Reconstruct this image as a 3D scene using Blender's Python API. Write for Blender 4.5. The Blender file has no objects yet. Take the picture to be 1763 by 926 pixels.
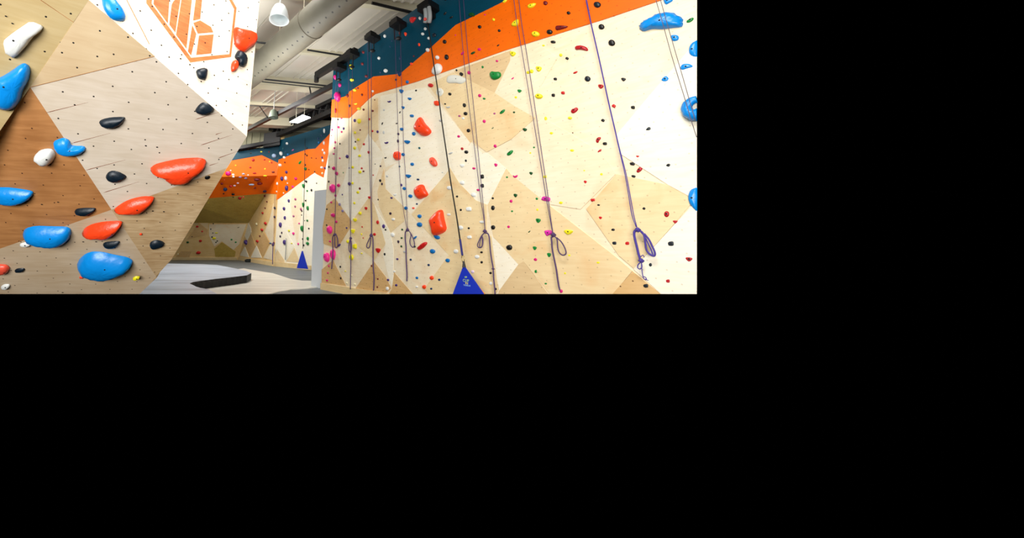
import bpy, bmesh, math, random
from mathutils import Vector, Matrix
from mathutils.geometry import intersect_line_plane

random.seed(7)
SC = bpy.context.scene
COL = SC.collection

# ------------------------------------------------------------------ camera
F, HOR = 580.0, 417.0
TH = math.atan((HOR - 253) / F)
CT, ST = math.cos(TH), math.sin(TH)
CAM = Vector((0, 0, 1.6))
cd = bpy.data.cameras.new('camera'); cam = bpy.data.objects.new('camera', cd); COL.objects.link(cam)
cam.location = CAM; cam.rotation_euler = (math.pi / 2 + TH, 0, 0)
cd.sensor_fit = 'HORIZONTAL'; cd.sensor_width = 36; cd.lens = F * 36 / 1763
cd.shift_x = (881.5 - 600) / 1763; cd.shift_y = -(463 - 253) / 1763
cd.clip_end = 200
SC.camera = cam
SC.view_settings.view_transform = 'Standard'; SC.view_settings.look = 'None'
SC.view_settings.exposure = 0.37; SC.view_settings.gamma = 1; SC.view_settings.use_curve_mapping = False
w = bpy.data.worlds.new('world'); SC.world = w; w.use_nodes = True
w.node_tree.nodes['Background'].inputs[0].default_value = (0, 0, 0, 1)

XMAX, YMAX = 1200.0, 506.0      # the photograph's own extent

def ray(x, y):
    a = (x - 600) / F; b = (253 - y) / F
    return Vector((a, CT - b * ST, ST + b * CT))
def P(x, y, wd): return CAM + ray(x, y) * wd
def at_z(x, y, z=0.0):
    r = ray(x, y); return CAM + r * ((z - CAM.z) / r.z)

class Plane:
    """a real wall plane: point, outward normal, in-plane axes"""
    def __init__(s, p, n, xd=None):
        s.p = Vector(p); s.n = Vector(n).normalized()
        if s.n.dot(CAM - s.p) < 0: s.n = -s.n
        up = Vector((0, 0, 1)); v = (up - s.n * up.dot(s.n)).normalized()
        s.v = v; s.u = v.cross(s.n).normalized()
    @staticmethod
    def three(a, b, c): return Plane(a, (b - a).cross(c - a))
    def at(s, x, y, off=0.0):
        r = ray(x, y); q = s.p + s.n * off
        return CAM + r * ((q - CAM).dot(s.n) / r.dot(s.n))
    def uv(s, q): d = q - s.p; return (d.dot(s.u), d.dot(s.v))

def clip(poly, xmax=XMAX, ymax=YMAX):
    def cut(pl, f):
        out = []
        for i in range(len(pl)):
            a, b = pl[i], pl[(i + 1) % len(pl)]
            fa, fb = f(a), f(b)
            if fa >= 0: out.append(a)
            if (fa >= 0) != (fb >= 0):
                t = fa / (fa - fb); out.append((a[0] + t * (b[0] - a[0]), a[1] + t * (b[1] - a[1])))
        return out
    pl = cut(list(poly), lambda p: xmax - p[0])
    return cut(pl, lambda p: ymax - p[1])

# --------------------------------------------------------------- materials
def lin(c):
    def g(v):
        v /= 255.0
        return v / 12.92 if v <= 0.04045 else ((v + 0.055) / 1.055) ** 2.4
    return (g(c[0]), g(c[1]), g(c[2]), 1)
def new_mat(name):
    m = bpy.data.materials.new(name); m.use_nodes = True
    nt = m.node_tree; b = nt.nodes['Principled BSDF']; return m, nt, b
def N(nt, t, **k):
    n = nt.nodes.new(t)
    for a, v in k.items(): setattr(n, a, v)
    return n
def simple(name, col, rough=0.5, metal=0.0, spec=0.5, bump=0.0, bscale=30, emit=None, es=0, var=0.0):
    m, nt, b = new_mat(name)
    b.inputs['Base Color'].default_value = lin(col); b.inputs['Roughness'].default_value = rough
    b.inputs['Metallic'].default_value = metal; b.inputs['Specular IOR Level'].default_value = spec
    if bump or var:
        tc = N(nt, 'ShaderNodeTexCoord'); no = N(nt, 'ShaderNodeTexNoise'); no.inputs['Scale'].default_value = bscale
        no.inputs['Detail'].default_value = 4
        nt.links.new(tc.outputs['Object'], no.inputs['Vector'])
        if bump:
            bp = N(nt, 'ShaderNodeBump'); bp.inputs['Strength'].default_value = bump; bp.inputs['Distance'].default_value = .01
            nt.links.new(no.outputs['Fac'], bp.inputs['Height']); nt.links.new(bp.outputs['Normal'], b.inputs['Normal'])
        if var:
            mx = N(nt, 'ShaderNodeMixRGB'); c = lin(col)
            mx.inputs[1].default_value = tuple(v * (1 - var) for v in c[:3]) + (1,)
            mx.inputs[2].default_value = tuple(min(1, v * (1 + var)) for v in c[:3]) + (1,)
            nt.links.new(no.outputs['Fac'], mx.inputs[0]); nt.links.new(mx.outputs[0], b.inputs['Base Color'])
    if emit:
        b.inputs['Emission Color'].default_value = lin(emit); b.inputs['Emission Strength'].default_value = es
    return m

def plywood(name, c1, c2, hole=(60, 45, 35), spacing=.2, radius=.011, ang=0.0, rough=.55, holes=True, grain=1.0, stain=0.0, hmix=1.0, cs=1.0):
    """pale plywood: stretched grain, cloudy figure, a grid of T-nut holes (UV in metres)"""
    m, nt, b = new_mat(name); L = nt.links.new
    tc = N(nt, 'ShaderNodeTexCoord')
    mp = N(nt, 'ShaderNodeMapping'); mp.inputs['Rotation'].default_value = (0, 0, ang); mp.inputs['Scale'].default_value = (1.2, 9, 1)
    L(tc.outputs['UV'], mp.inputs['Vector'])
    n1 = N(nt, 'ShaderNodeTexNoise'); n1.inputs['Scale'].default_value = 1.6 * grain; n1.inputs['Detail'].default_value = 6; n1.inputs['Distortion'].default_value = 1.2
    L(mp.outputs[0], n1.inputs['Vector'])
    n2 = N(nt, 'ShaderNodeTexNoise'); n2.inputs['Scale'].default_value = .9 * cs; n2.inputs['Detail'].default_value = 3
    L(tc.outputs['UV'], n2.inputs['Vector'])
    ad = N(nt, 'ShaderNodeMath', operation='ADD'); L(n1.outputs['Fac'], ad.inputs[0]); L(n2.outputs['Fac'], ad.inputs[1])
    rp = N(nt, 'ShaderNodeMapRange'); rp.inputs[1].default_value = .72; rp.inputs[2].default_value = 1.28
    L(ad.outputs[0], rp.inputs[0])
    mx = N(nt, 'ShaderNodeMixRGB'); mx.inputs[1].default_value = lin(c1); mx.inputs[2].default_value = lin(c2); L(rp.outputs[0], mx.inputs[0])
    last = mx.outputs[0]
    if stain:
        n3 = N(nt, 'ShaderNodeTexNoise'); n3.inputs['Scale'].default_value = 1.3; n3.inputs['Detail'].default_value = 5; n3.inputs['Distortion'].default_value = .8
        mp3 = N(nt, 'ShaderNodeMapping'); mp3.inputs['Location'].default_value = (7.3, 2.1, 0); L(tc.outputs['UV'], mp3.inputs[0]); L(mp3.outputs[0], n3.inputs['Vector'])
        r3 = N(nt, 'ShaderNodeMapRange'); r3.inputs[1].default_value = .56; r3.inputs[2].default_value = .72; r3.inputs[4].default_value = stain; L(n3.outputs['Fac'], r3.inputs[0])
        m3 = N(nt, 'ShaderNodeMixRGB'); m3.inputs[2].default_value = lin((222, 160, 88)); L(r3.outputs[0], m3.inputs[0]); L(last, m3.inputs[1]); last = m3.outputs[0]
    if holes:
        mp2 = N(nt, 'ShaderNodeMapping'); s = 1 / spacing
        mp2.inputs['Scale'].default_value = (s, s, s); mp2.inputs['Rotation'].default_value = (0, 0, .78)
        L(tc.outputs['UV'], mp2.inputs['Vector'])
        vo = N(nt, 'ShaderNodeTexVoronoi'); vo.voronoi_dimensions = '2D'; vo.inputs['Scale'].default_value = 1; vo.inputs['Randomness'].default_value = .38
        L(mp2.outputs[0], vo.inputs['Vector'])
        lt = N(nt, 'ShaderNodeMath', operation='LESS_THAN'); lt.inputs[1].default_value = radius * s; L(vo.outputs['Distance'], lt.inputs[0])
        ml = N(nt, 'ShaderNodeMath', operation='MULTIPLY'); ml.inputs[1].default_value = hmix; L(lt.outputs[0], ml.inputs[0])
        mh = N(nt, 'ShaderNodeMixRGB'); mh.inputs[2].default_value = lin(hole); L(ml.outputs[0], mh.inputs[0]); L(last, mh.inputs[1]); last = mh.outputs[0]
    L(last, b.inputs['Base Color']); b.inputs['Roughness'].default_value = rough
    bp = N(nt, 'ShaderNodeBump'); bp.inputs['Strength'].default_value = .05; L(n1.outputs['Fac'], bp.inputs['Height']); L(bp.outputs[0], b.inputs['Normal'])
    return m

def paint(name, col, hole=None, rough=.5, var=.06):
    m = plywood(name, tuple(v * (1 - var) for v in col), col, hole=hole or tuple(v * .45 for v in col), radius=.012, rough=rough)
    m.node_tree.nodes['Principled BSDF'].inputs['Specular IOR Level'].default_value = .2
    return m

WH = (150, 125, 95)
M = dict(
    ply=plywood('maple plywood', (235, 216, 180), (244, 230, 200), WH, hmix=.4, stain=.2),
    lite=plywood('pale birch plywood', (242, 231, 203), (249, 242, 222), WH, hmix=.35, ang=.6),
    mid=plywood('warm maple plywood', (228, 200, 150), (238, 215, 168), WH, hmix=.4, ang=1.2, stain=.4),
    tan=plywood('tan plywood', (212, 180, 132), (226, 198, 150), (130, 105, 80), hmix=.6, ang=.4),
    honey=plywood('honey plywood', (206, 164, 104), (222, 184, 128), (110, 75, 40), ang=.9),
    teal=paint('dark teal paint', (2, 62, 82), (0, 52, 70)),
    orange=paint('orange paint', (244, 106, 2), (205, 80, 3)),
    kick=plywood('kickboard maple', (222, 190, 135), (236, 212, 160), holes=False),
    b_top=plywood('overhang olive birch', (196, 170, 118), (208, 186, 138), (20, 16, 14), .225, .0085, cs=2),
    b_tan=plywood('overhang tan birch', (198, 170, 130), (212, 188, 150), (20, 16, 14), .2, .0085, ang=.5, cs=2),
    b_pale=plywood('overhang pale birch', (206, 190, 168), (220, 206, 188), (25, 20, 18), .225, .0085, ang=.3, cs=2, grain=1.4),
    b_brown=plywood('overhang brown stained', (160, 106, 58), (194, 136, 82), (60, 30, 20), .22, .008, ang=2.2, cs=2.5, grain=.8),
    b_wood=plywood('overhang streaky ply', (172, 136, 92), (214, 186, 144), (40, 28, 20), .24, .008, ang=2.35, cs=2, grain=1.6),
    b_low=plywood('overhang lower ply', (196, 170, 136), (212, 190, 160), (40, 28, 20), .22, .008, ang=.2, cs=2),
    b_face=plywood('bright birch face', (238, 222, 196), (246, 236, 216), (45, 32, 25), .17, .0085, ang=.2, cs=1.5),
    gold=plywood('golden maple plywood', (226, 186, 118), (238, 206, 144), WH, hmix=.4, ang=1.0),
    olive=plywood('far olive ply', (178, 146, 60), (200, 170, 82), (90, 70, 30), .35, .02),
    seam=simple('panel seam', (128, 72, 44), .8),
    stain_or=plywood('orange wood stain', (205, 98, 42), (232, 138, 78), (40, 15, 5), .17, .0085, ang=1.4, cs=3, grain=2),
)
HC = dict(
    red=(196, 22, 22), crimson=(178, 12, 26), maroon=(112, 14, 18), ored=(252, 70, 28), coral=(250, 90, 66),
    yellow=(236, 224, 28), green=(8, 130, 52), dgreen=(6, 72, 26), blue=(0, 108, 180), azure=(10, 140, 226),
    navy=(12, 48, 92), black=(10, 10, 11), bblack=(10, 26, 38), white=(232, 234, 230), magenta=(214, 14, 118), pink=(246, 44, 150),
    fuchsia=(218, 44, 168), purple=(66, 42, 118), lavender=(140, 130, 170), dpurple=(44, 22, 52), mauve=(176, 84, 132),
    lblue=(160, 186, 220), lilac=(226, 206, 232), cream=(240, 232, 190), orange=(236, 96, 30), teal=(16, 90, 100), grey=(196, 198, 196), brown=(96, 66, 40))
HN = dict(ored='orange-red', coral='coral red', dgreen='dark green', azure='bright blue', bblack='black', dpurple='dark purple', lblue='pale blue', crimson='crimson')
HM = {}
def hold_mat(c):
    if c not in HM:
        HM[c] = simple('resin ' + HN.get(c, c), HC[c], rough=.3 if c in ('azure', 'ored', 'coral') else .42, bump=.5 if c in ('azure', 'ored') else .3, bscale=14 if c == 'azure' else 20, var=.08)
    return HM[c]
DARK = simple('socket black', (8, 8, 8), .8)
BLK = simple('black steel', (8, 8, 9), .5)
ROPE = simple('purple rope', (84, 62, 104), .8, bump=.6, bscale=160, var=.3)
ROPE2 = simple('violet climbing rope', (76, 60, 150), .8, bump=.6, bscale=160, var=.3)

# ----------------------------------------------------------------- builders
def tag(o, label=None, cat=None, group=None, kind=None):
    for k, v in (('label', label), ('category', cat), ('group', group), ('kind', kind)):
        if v: o[k] = v
    return o
def mk(name, verts, faces, mats, fm=None, uvs=None, parent=None, smooth=False, origin=None):
    o0 = Vector(origin) if origin is not None else Vector((0, 0, 0))
    me = bpy.data.meshes.new(name)
    me.from_pydata([tuple(Vector(v) - o0) for v in verts], [], faces)
    if not isinstance(mats, (list, tuple)): mats = [mats]
    for m in mats: me.materials.append(m)
    if fm: me.polygons.foreach_set('material_index', fm)
    if uvs:
        ul = me.uv_layers.new(name='UVMap')
        for lp in me.loops: ul.data[lp.index].uv = uvs[lp.vertex_index]
    if smooth: me.polygons.foreach_set('use_smooth', [True] * len(me.polygons))
    me.validate(); me.update()
    o = bpy.data.objects.new(name, me); COL.objects.link(o)
    o.location = o0
    if parent: o.parent = parent; o.matrix_parent_inverse = Matrix.Identity(4); o.location = o0 - parent.location
    return o
class Acc:
    def __init__(s): s.v = []; s.f = []; s.m = []; s.uv = []; s.mats = []
    def mi(s, m):
        if m not in s.mats: s.mats.append(m)
        return s.mats.index(m)
    def add(s, vs, fs, m, uv=None):
        b = len(s.v); s.v += [Vector(v) for v in vs]; s.f += [tuple(i + b for i in f) for f in fs]; s.m += [s.mi(m)] * len(fs)
        s.uv += uv or [(v[0], v[2]) for v in vs]
    def slab(s, pl, poly, m, off=.006, back=0.0, doclip=True):
        """polygon seen at pixels, built as a slab standing off its wall plane"""
        if doclip: poly = clip(poly)
        if len(poly) < 3: return
        fr = [pl.at(x, y) for x, y in poly]
        cen = sum(fr, Vector()) / len(fr)
        ar = Vector()
        for i in range(len(fr)): ar += (fr[i] - cen).cross(fr[(i + 1) % len(fr)] - cen)
        if ar.dot(pl.n) < 0: fr.reverse()
        n = len(fr)
        vs = [q + pl.n * off for q in fr] + [q + pl.n * (back) for q in fr]
        uv = [pl.uv(q) for q in fr] * 2
        fs = [tuple(range(n))] + [(i, i + n, (i + 1) % n + n, (i + 1) % n) for i in range(n)] + [tuple(range(2 * n - 1, n - 1, -1))]
        s.add(vs, fs, m, uv)
    def box(s, c, ax, ay, az, m):
        c = Vector(c); vs = []
        for k in (-1, 1):
            for j in (-1, 1):
                for i in (-1, 1): vs.append(c + ax * i + ay * j + az * k)
        s.add(vs, [(0, 2, 3, 1), (4, 5, 7, 6), (0, 1, 5, 4), (2, 6, 7, 3), (0, 4, 6, 2), (1, 3, 7, 5)], m)
    def tube(s, pts, r, m, n=8, closed=False):
        pts = [Vector(p) for p in pts]; k = len(pts)
        rs = r if isinstance(r, (list, tuple)) else [r] * k
        rings = []; prev = None
        for i, p in enumerate(pts):
            a = pts[i - 1] if i or closed else pts[i]; b = pts[(i + 1) % k] if i < k - 1 or closed else pts[i]
            t = (b - a).normalized()
            ref = prev if prev is not None else (Vector((0, 0, 1)) if abs(t.z) < .9 else Vector((1, 0, 0)))
            u = (ref - t * ref.dot(t))
            if u.length < 1e-5: u = t.orthogonal()
            u.normalize(); vv = t.cross(u); prev = u
            rings.append([p + (u * math.cos(2 * math.pi * j / n) + vv * math.sin(2 * math.pi * j / n)) * rs[i] for j in range(n)])
        vs = [q for rg in rings for q in rg]; fs = []
        for i in range(k if closed else k - 1):
            for j in range(n):
                a = i * n + j; b = i * n + (j + 1) % n; c = ((i + 1) % k) * n + (j + 1) % n; d = ((i + 1) % k) * n + j
                fs.append((a, b, c, d))
        if not closed: fs += [tuple(range(n - 1, -1, -1)), tuple(range((k - 1) * n, k * n))]
        s.add(vs, fs, m)
    def ball(s, c, r, m, sz=(1, 1, 1), n=8):
        c = Vector(c); vs = [c + Vector((0, 0, r * sz[2]))]
        for i in range(1, n // 2 + 1):
            th = math.pi * i / (n // 2 + 1)
            for j in range(n):
                ph = 2 * math.pi * j / n
                vs.append(c + Vector((r * sz[0] * math.sin(th) * math.cos(ph), r * sz[1] * math.sin(th) * math.sin(ph), r * sz[2] * math.cos(th))))
        vs.append(c - Vector((0, 0, r * sz[2]))); R = n // 2; fs = []
        for j in range(n): fs.append((0, 1 + j, 1 + (j + 1) % n))
        for i in range(R - 1):
            for j in range(n): fs.append((1 + i * n + j, 1 + (i + 1) * n + j, 1 + (i + 1) * n + (j + 1) % n, 1 + i * n + (j + 1) % n))
        for j in range(n): fs.append((len(vs) - 1, 1 + (R - 1) * n + (j + 1) % n, 1 + (R - 1) * n + j))
        s.add(vs, fs, m)
    def build(s, name, parent=None, smooth=False, origin=None, kind=None):
        o = mk(name, s.v, s.f, s.mats, s.m, s.uv, parent, smooth, origin)
        if kind: o['kind'] = kind
        return o
def spline(pts, k=4):
    """Catmull-Rom through pixel or 3-D points"""
    out = []; n = len(pts)
    for i in range(n - 1):
        p0 = Vector(pts[max(0, i - 1)]); p1 = Vector(pts[i]); p2 = Vector(pts[i + 1]); p3 = Vector(pts[min(n - 1, i + 2)])
        for j in range(k):
            t = j / k
            out.append(.5 * ((2 * p1) + (p2 - p0) * t + (2 * p0 - 5 * p1 + 4 * p2 - p3) * t * t + (3 * p1 - p0 - 3 * p2 + p3) * t ** 3))
    out.append(Vector(pts[-1])); return out

# ---------------------------------------------------------- the wall planes
B1 = at_z(554, 498)
D1 = ray(140, 417); D1.z = 0; D1.normalize()
W1 = Plane(B1, (D1.y, -D1.x, 0))
g2a, g2b = at_z(469.5, 458), at_z(535, 464.5)
W2 = Plane(g2a, ((g2b - g2a).y, -(g2b - g2a).x, 0))
g3 = at_z(410, 447.5)
W3 = Plane(g2a, ((g2a - g3).y, -(g2a - g3).x, 0))
W4 = Plane(g3, (0, -1, 0))
# overhanging left wall
qa, qb, qc = P(153, 0, 3.1), P(447, 0, 4.6), P(425, 235, 4.3)
q52 = P(52, 150, 3.3)
BA = Plane.three(qa, qb, qc)
BC = Plane.three(qa, qc, q52)
qe, qg = BC.at(192, 361), BC.at(391, 289)
BT = Plane.three(qa, q52, P(0, 0, 2.85))
BD = Plane.three(q52, qe, P(0, 428, 4.35))
BE = Plane.three(qe, qg, P(295, 447, 5.0))
BF = Plane.three(qe, BE.at(270, 478), P(0, 428, 4.35))
def tp(x0, y0, s, pts): return [(x0 + a / s, y0 + b / s) for a, b in pts]
S7, S10, S11, S5 = 1763 / 240, 1763 / 170, 1763 / 160, 1763 / 340

def trim(o, side=False):
    me = o.data; bm = bmesh.new(); bm.from_mesh(me)
    nn = ray(600, YMAX).cross(Vector((1, 0, 0))).normalized()
    if nn.z > 0: nn = -nn
    bmesh.ops.bisect_plane(bm, geom=bm.verts[:] + bm.edges[:] + bm.faces[:], plane_co=CAM - o.location, plane_no=nn, clear_outer=True)
    if side:
        n2 = ray(XMAX, 400).cross(ray(XMAX, 100)).normalized()
        if n2.x < 0: n2 = -n2
        bmesh.ops.bisect_plane(bm, geom=bm.verts[:] + bm.edges[:] + bm.faces[:], plane_co=CAM - o.location, plane_no=n2, clear_outer=True)
    bm.to_mesh(me); bm.free()

# ------------------------------------------------------------- right wall W1
a = Acc()
left = [(575, 118), (571, 202), (566, 255), (562, 325), (554, 498)]
top_r = [(735, 3.5), (800, -41), (1200, -300)]
a.slab(W1, [(575, 113.6), (611, 89), (708, 21.5)] + top_r + [(1200, 506), (592, 506), (554, 498), (562, 325), (566, 255), (571, 202)], M['ply'], 0.0, -.18)
tealp = [(575, 113.6), (611, 89), (708, 21.5), (735, 3.5), (800, -41), (1100, -240), (1100, -105), (866, 4), (838, 18), (785, 43.5), (741.5, 83), (691, 126), (683, 128), (644, 132), (634, 138), (602, 158), (598, 165), (586, 169), (572, 172)]
orp = [(572, 172), (586, 169), (598, 165), (602, 158), (634, 138), (644, 132), (683, 128), (691, 126), (741.5, 83), (785, 43.5), (838, 18), (866, 4), (1100, -105), (1200, -150), (1200, -24), (1136, 1.5), (1040, 33.7), (870, 87), (720, 140), (660, 158), (646.5, 162), (634, 172), (606, 199), (602, 203.3), (570.6, 202.5)]
wood = [
    ('tan', [(782, 122), (880, 86.5), (877, 115), (851.5, 160), (783, 126)]),
    ('lite', [(655, 165), (733, 150), (809, 245), (797, 268), (769, 298), (728, 261), (706, 250), (681, 281), (664, 288), (653, 240)]),
    ('mid', [(737, 146), (780, 124), (851, 160), (812, 245), (809, 245)]),
    ('lite', [(681, 281.7), (706, 250), (728, 261), (769, 298.4), (707.5, 368), (697, 358), (664, 325), (663, 297)]),
    ('lite', [(812, 245), (831.5, 264), (838, 262), (872, 290), (840, 353), (820, 345), (791, 315), (775, 289)]),
    ('mid', [(606, 200), (634, 172), (651, 168), (651, 240), (640, 250), (634, 230), (619, 262), (606, 225)]),
    ('lite', [(578, 341.6), (592, 311), (606, 262), (606, 225), (619, 262), (634, 230), (661, 266), (636, 339), (606, 380.6)]),
    ('honey', [(562.5, 352.8), (576.5, 341.6), (605.7, 380.6), (603, 392), (580.7, 428), (557, 419.6), (555.6, 391.8)]),
    ('mid', [(636, 339), (646, 355), (664, 420), (645, 447), (617, 425), (603, 400), (606, 381)]),
    ('mid', [(653, 355.5), (650, 330), (661, 290), (664, 325), (697.7, 358), (696, 380.6), (672.6, 400)]),
    ('lite', [(645, 353), (672.6, 400), (678, 430), (677, 497), (668, 472), (660, 440), (664, 418)]),
    ('honey', [(554, 464), (573.7, 447.5), (596, 492), (554, 486.5)]),
    ('honey', [(644, 450), (664, 476), (674, 496), (666, 503.5), (612.7, 496)]),
    ('honey', [(679, 469), (711, 506), (670, 506), (675, 497)]),
    ('mid', [(769, 298.4), (775, 289), (791, 315), (820, 345), (838, 352), (838, 404), (800, 432), (773, 439), (709, 369.5)]),
    ('mid', [(773, 439), (838, 404), (847, 407), (859, 498), (852, 507), (738, 507), (731, 497)]),
    ('lite', [(846.8, 405.7), (892.8, 450), (893, 455), (860, 500), (856, 480)]),
    ('ply', [(852, 160), (886, 90), (931, 78), (960, 100), (925, 160), (920, 205), (880, 240), (838, 262), (814, 243)]),
    ('mid', [(852, 160), (885, 182), (922, 203), (880, 240), (838, 262), (814, 243)]),
    ('tan', [(893, 455), (902, 450), (945, 507), (858, 507), (860, 500)]),
    ('mid', [(880, 300), (943, 351), (1060, 442), (1089, 466), (1055, 507), (948, 507), (902, 450), (893, 455), (850, 408), (840, 353), (872, 290)]),
    ('ply', [(935, 203), (1035, 262), (1060, 300), (1000, 360), (943, 351), (880, 300), (905, 240)]),
    ('lite', [(1118, 165), (1170, 105), (1200, 70), (1200, 345), (1150, 318), (1064, 262), (1062, 232)]),
    ('honey', [(1089.5, 467), (1138.5, 507), (1054, 507)]),
    ('lite', [(1091, 463), (1200, 345), (1200, 507), (1140, 507)]),
    ('mid', [(1010, 360), (1062, 300), (1150, 318), (1195, 345), (1150, 398), (1092, 462), (1066, 440)]),
]
off = .002
for mn, poly in wood:
    a.slab(W1, poly, M[mn], off); off += .0006
a.slab(W1, orp, M['orange'], .02)
a.slab(W1, tealp, M['teal'], .022)
wall1 = a.build('wall_right', kind='structure'); trim(wall1, True)
a = Acc(); a.slab(W1, [(553.5, 487), (662, 503.5), (672, 506), (592, 506), (553.5, 498)], M['kick'], .05, 0)
a.build('baseboard_right', kind='structure')

# grey end panel of the right wall
GREY = simple('pale grey panel', (205, 210, 214), .6)
a = Acc()
e0, e1 = at_z(554, 496.5), at_z(535.5, 493.5)
wp = Plane(e0, ((e1 - e0).y, -(e1 - e0).x, 0))
a.slab(wp, [(562, 326), (541.5, 328.5), (535.5, 493.5), (554.5, 497)], GREY, 0, -.5)
a.build('trim_1', kind='structure')

# ------------------------------------------------------------ far walls
a = Acc()
a.slab(W2, [(482.5, 241), (520, 230), (576, 213), (576, 470), (535, 464.5), (469.5, 458)], M['lite'], 0, -.3)
a.slab(W2, [(482.5, 241), (520, 230), (576, 213), (576, 222), (561, 238), (543.5, 256), (530, 257), (503, 266), (480, 275)], M['teal'], .03)
a.slab(W2, [(480, 275), (503, 266), (530, 257), (543.5, 256), (561, 238), (576, 222), (576, 262), (566, 262), (557, 305.5), (546, 300), (542, 297), (537, 300), (476.5, 344.5), (478.5, 303)], M['orange'], .028)
a.slab(W2, [(493, 398), (507, 422.6), (491.7, 449), (480, 419)], M['lite'], .01)
a.slab(W2, [(507, 426), (517, 452), (493, 450)], M['mid'], .01)
a.slab(W2, [(470, 444), (478, 430), (490, 448), (490, 454), (469.7, 452)], M['mid'], .01)
a.slab(W2, [(505, 320), (520, 310), (522, 345), (512, 420), (507, 400), (500, 350)], M['ply'], .008)
a.slab(W2, [(470, 450), (536, 457), (536, 464.5), (469.5, 458)], M['kick'], .04)
a.build('wall_far_right', kind='structure')
a = Acc()
W3poly = [(482, 241), (481, 300), (459, 333), (428, 383.5), (419, 402), (410, 447.5), (469.7, 458)]
a.slab(W3, [(484, 225), (476.8, 303), (458.5, 333), (427.5, 384), (418, 402), (410, 447.5), (471, 458.2)], M['gold'], 0, -.3)
a.slab(W3, [(481, 275), (476.8, 303), (458.5, 333.3), (477, 334)], M['orange'], .02)
a.slab(W3, [(427, 381), (432, 392), (433, 400), (426, 414), (419.5, 403)], M['lite'], .02)
a.slab(W3, [(455, 400), (464.5, 417), (452, 444), (442, 421)], M['honey'], .02)
a.slab(W3, [(433, 402), (440, 423), (430, 442), (423, 423)], M['honey'], .021)
a.slab(W3, [(442, 422.6), (451, 443.5), (432, 443.5)], M['lite'], .022)
a.slab(W3, [(422, 424), (429, 443), (413, 440)], M['lite'], .022)
a.slab(W3, [(464, 380), (471, 350), (471, 420), (466, 418), (456, 398)], M['ply'], .018)
a.slab(W3, [(466, 420), (470.5, 426), (470.5, 448), (454, 444)], M['ply'], .018)
a.slab(W3, [(411, 442), (470, 450.5), (470, 458), (410, 447.5)], M['kick'], .05)
a.build('wall_far_corner', kind='structure')

# faceted back wall: bottom vertical, olive slope, orange underside, painted top
def on3(x, y): return W3.at(x, y, .02)
R1, R2, R3 = on3(477, 302), on3(458.5, 333), on3(427.5, 384)
def row(R, xl, yl):      # left end of a horizontal edge parallel to the back wall
    L = at_z(xl, yl, R.z) if abs(R.z - 1.6) > 1.2 else None
    return L
def yplane(R): return Plane(R, (0, -1, 0))
pT, p2, p3 = yplane(R1), yplane(R2), yplane(R3)
LT, L2, L3 = pT.at(330, 305.5), p2.at(310, 345.5), p3.at(290, 383.5)
a = Acc()
def quad(A, B, C_, D_, m, uvs=None):
    pl = Plane.three(A, B, C_)
    vs = [A, B, C_, D_]; nrm = (B - A).cross(C_ - A)
    if nrm.dot(CAM - A) < 0: vs.reverse()
    a.add(vs, [(0, 1, 2, 3)], m, [pl.uv(v) for v in vs])
quad(L2, LT, R1, R2, M['orange'])
quad(L3, L2, R2, R3, M['olive'])
a.slab(pT, [(330, 305.5), (477, 302), (482, 252), (451, 255), (412, 261), (340, 270)], M['orange'], 0, -.3)
a.slab(pT, [(390, 278), (400, 276), (450.7, 267), (481, 281.5), (482, 252), (451, 255), (412, 261), (340, 270), (340, 288)], M['teal'], .02)
# bottom section rises from the base line to the olive slope
bl, br = W4.at(260, 447.7), W4.at(410, 447.5)
l3, r3 = L3, R3
quad(bl, l3, r3, br, M['gold'])
W4L = Plane.three(bl, l3, r3)
a.slab(W4L, [(322, 412), (342.5, 383), (358, 395), (357, 403)], M['honey'], .03)
a.slab(W4L, [(369, 428), (382, 417), (406, 433), (404, 442), (371, 442)], M['olive'], .03)
a.slab(W4L, [(330, 384), (343, 384), (358, 396), (358, 384)], M['mid'], .02)
a.slab(W4L, [(305, 440), (312, 432), (330, 432), (326, 442), (303, 442)], M['honey'], .03)
a.slab(W4L, [(360, 386), (424, 386), (412, 420), (402, 430), (382, 415), (369, 424), (360, 405)], M['ply'], .02)
a.slab(W4L, [(295, 442.5), (408, 442.5), (408, 447.5), (290, 447.7)], M['kick'], .06)
W4U = Plane.three(L3, L2, R2)
W4R = Plane.three(L2, LT, R1)
a.build('wall_back', kind='structure')

# ---------------------------------------------- overhanging left wall
a = Acc()
def rim(poly_pts, shift):
    n = len(poly_pts)
    for i in range(n - 1):
        A, B = poly_pts[i], poly_pts[i + 1]
        a.add([A, B, B + shift, A + shift], [(0, 1, 2, 3)], M['b_low'])
XL = -90
def lineat(p, q, x): t = (x - p[0]) / (q[0] - p[0]); return (x, p[1] + t * (q[1] - p[1]))
top = -70
def fac(pl, poly, m, off=0, doclip=True):
    pp = clip(poly, 5000, YMAX)
    fr = [pl.at(x, y, off) for x, y in pp]
    cen = sum(fr, Vector()) / len(fr); ar = Vector()
    for i in range(len(fr)): ar += (fr[i] - cen).cross(fr[(i + 1) % len(fr)] - cen)
    if ar.dot(pl.n) < 0: fr.reverse()
    a.add(fr, [tuple(range(len(fr)))], m, [pl.uv(q) for q in fr])
lA = (153 - 272 * 70 / 235.0, top)
fac(BA, [lA, (453.5, top), (447, 0), (425, 235), (153, 0)], M['b_face'])
fac(BC, [(153, 0), (425, 235), (391, 289), (192, 361), (52, 150)], M['b_pale'])
a.slab(BC, [(153, 0), (266.5, 96.5), (52, 150)], M['b_tan'], .003)
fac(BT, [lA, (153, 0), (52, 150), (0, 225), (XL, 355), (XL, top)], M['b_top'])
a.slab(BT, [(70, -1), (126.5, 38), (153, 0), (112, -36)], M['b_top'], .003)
fac(BD, [(52, 150), (192, 361), (0, 428), (XL, 459.5), (XL, 355), (0, 225)], M['b_brown'])
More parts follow.
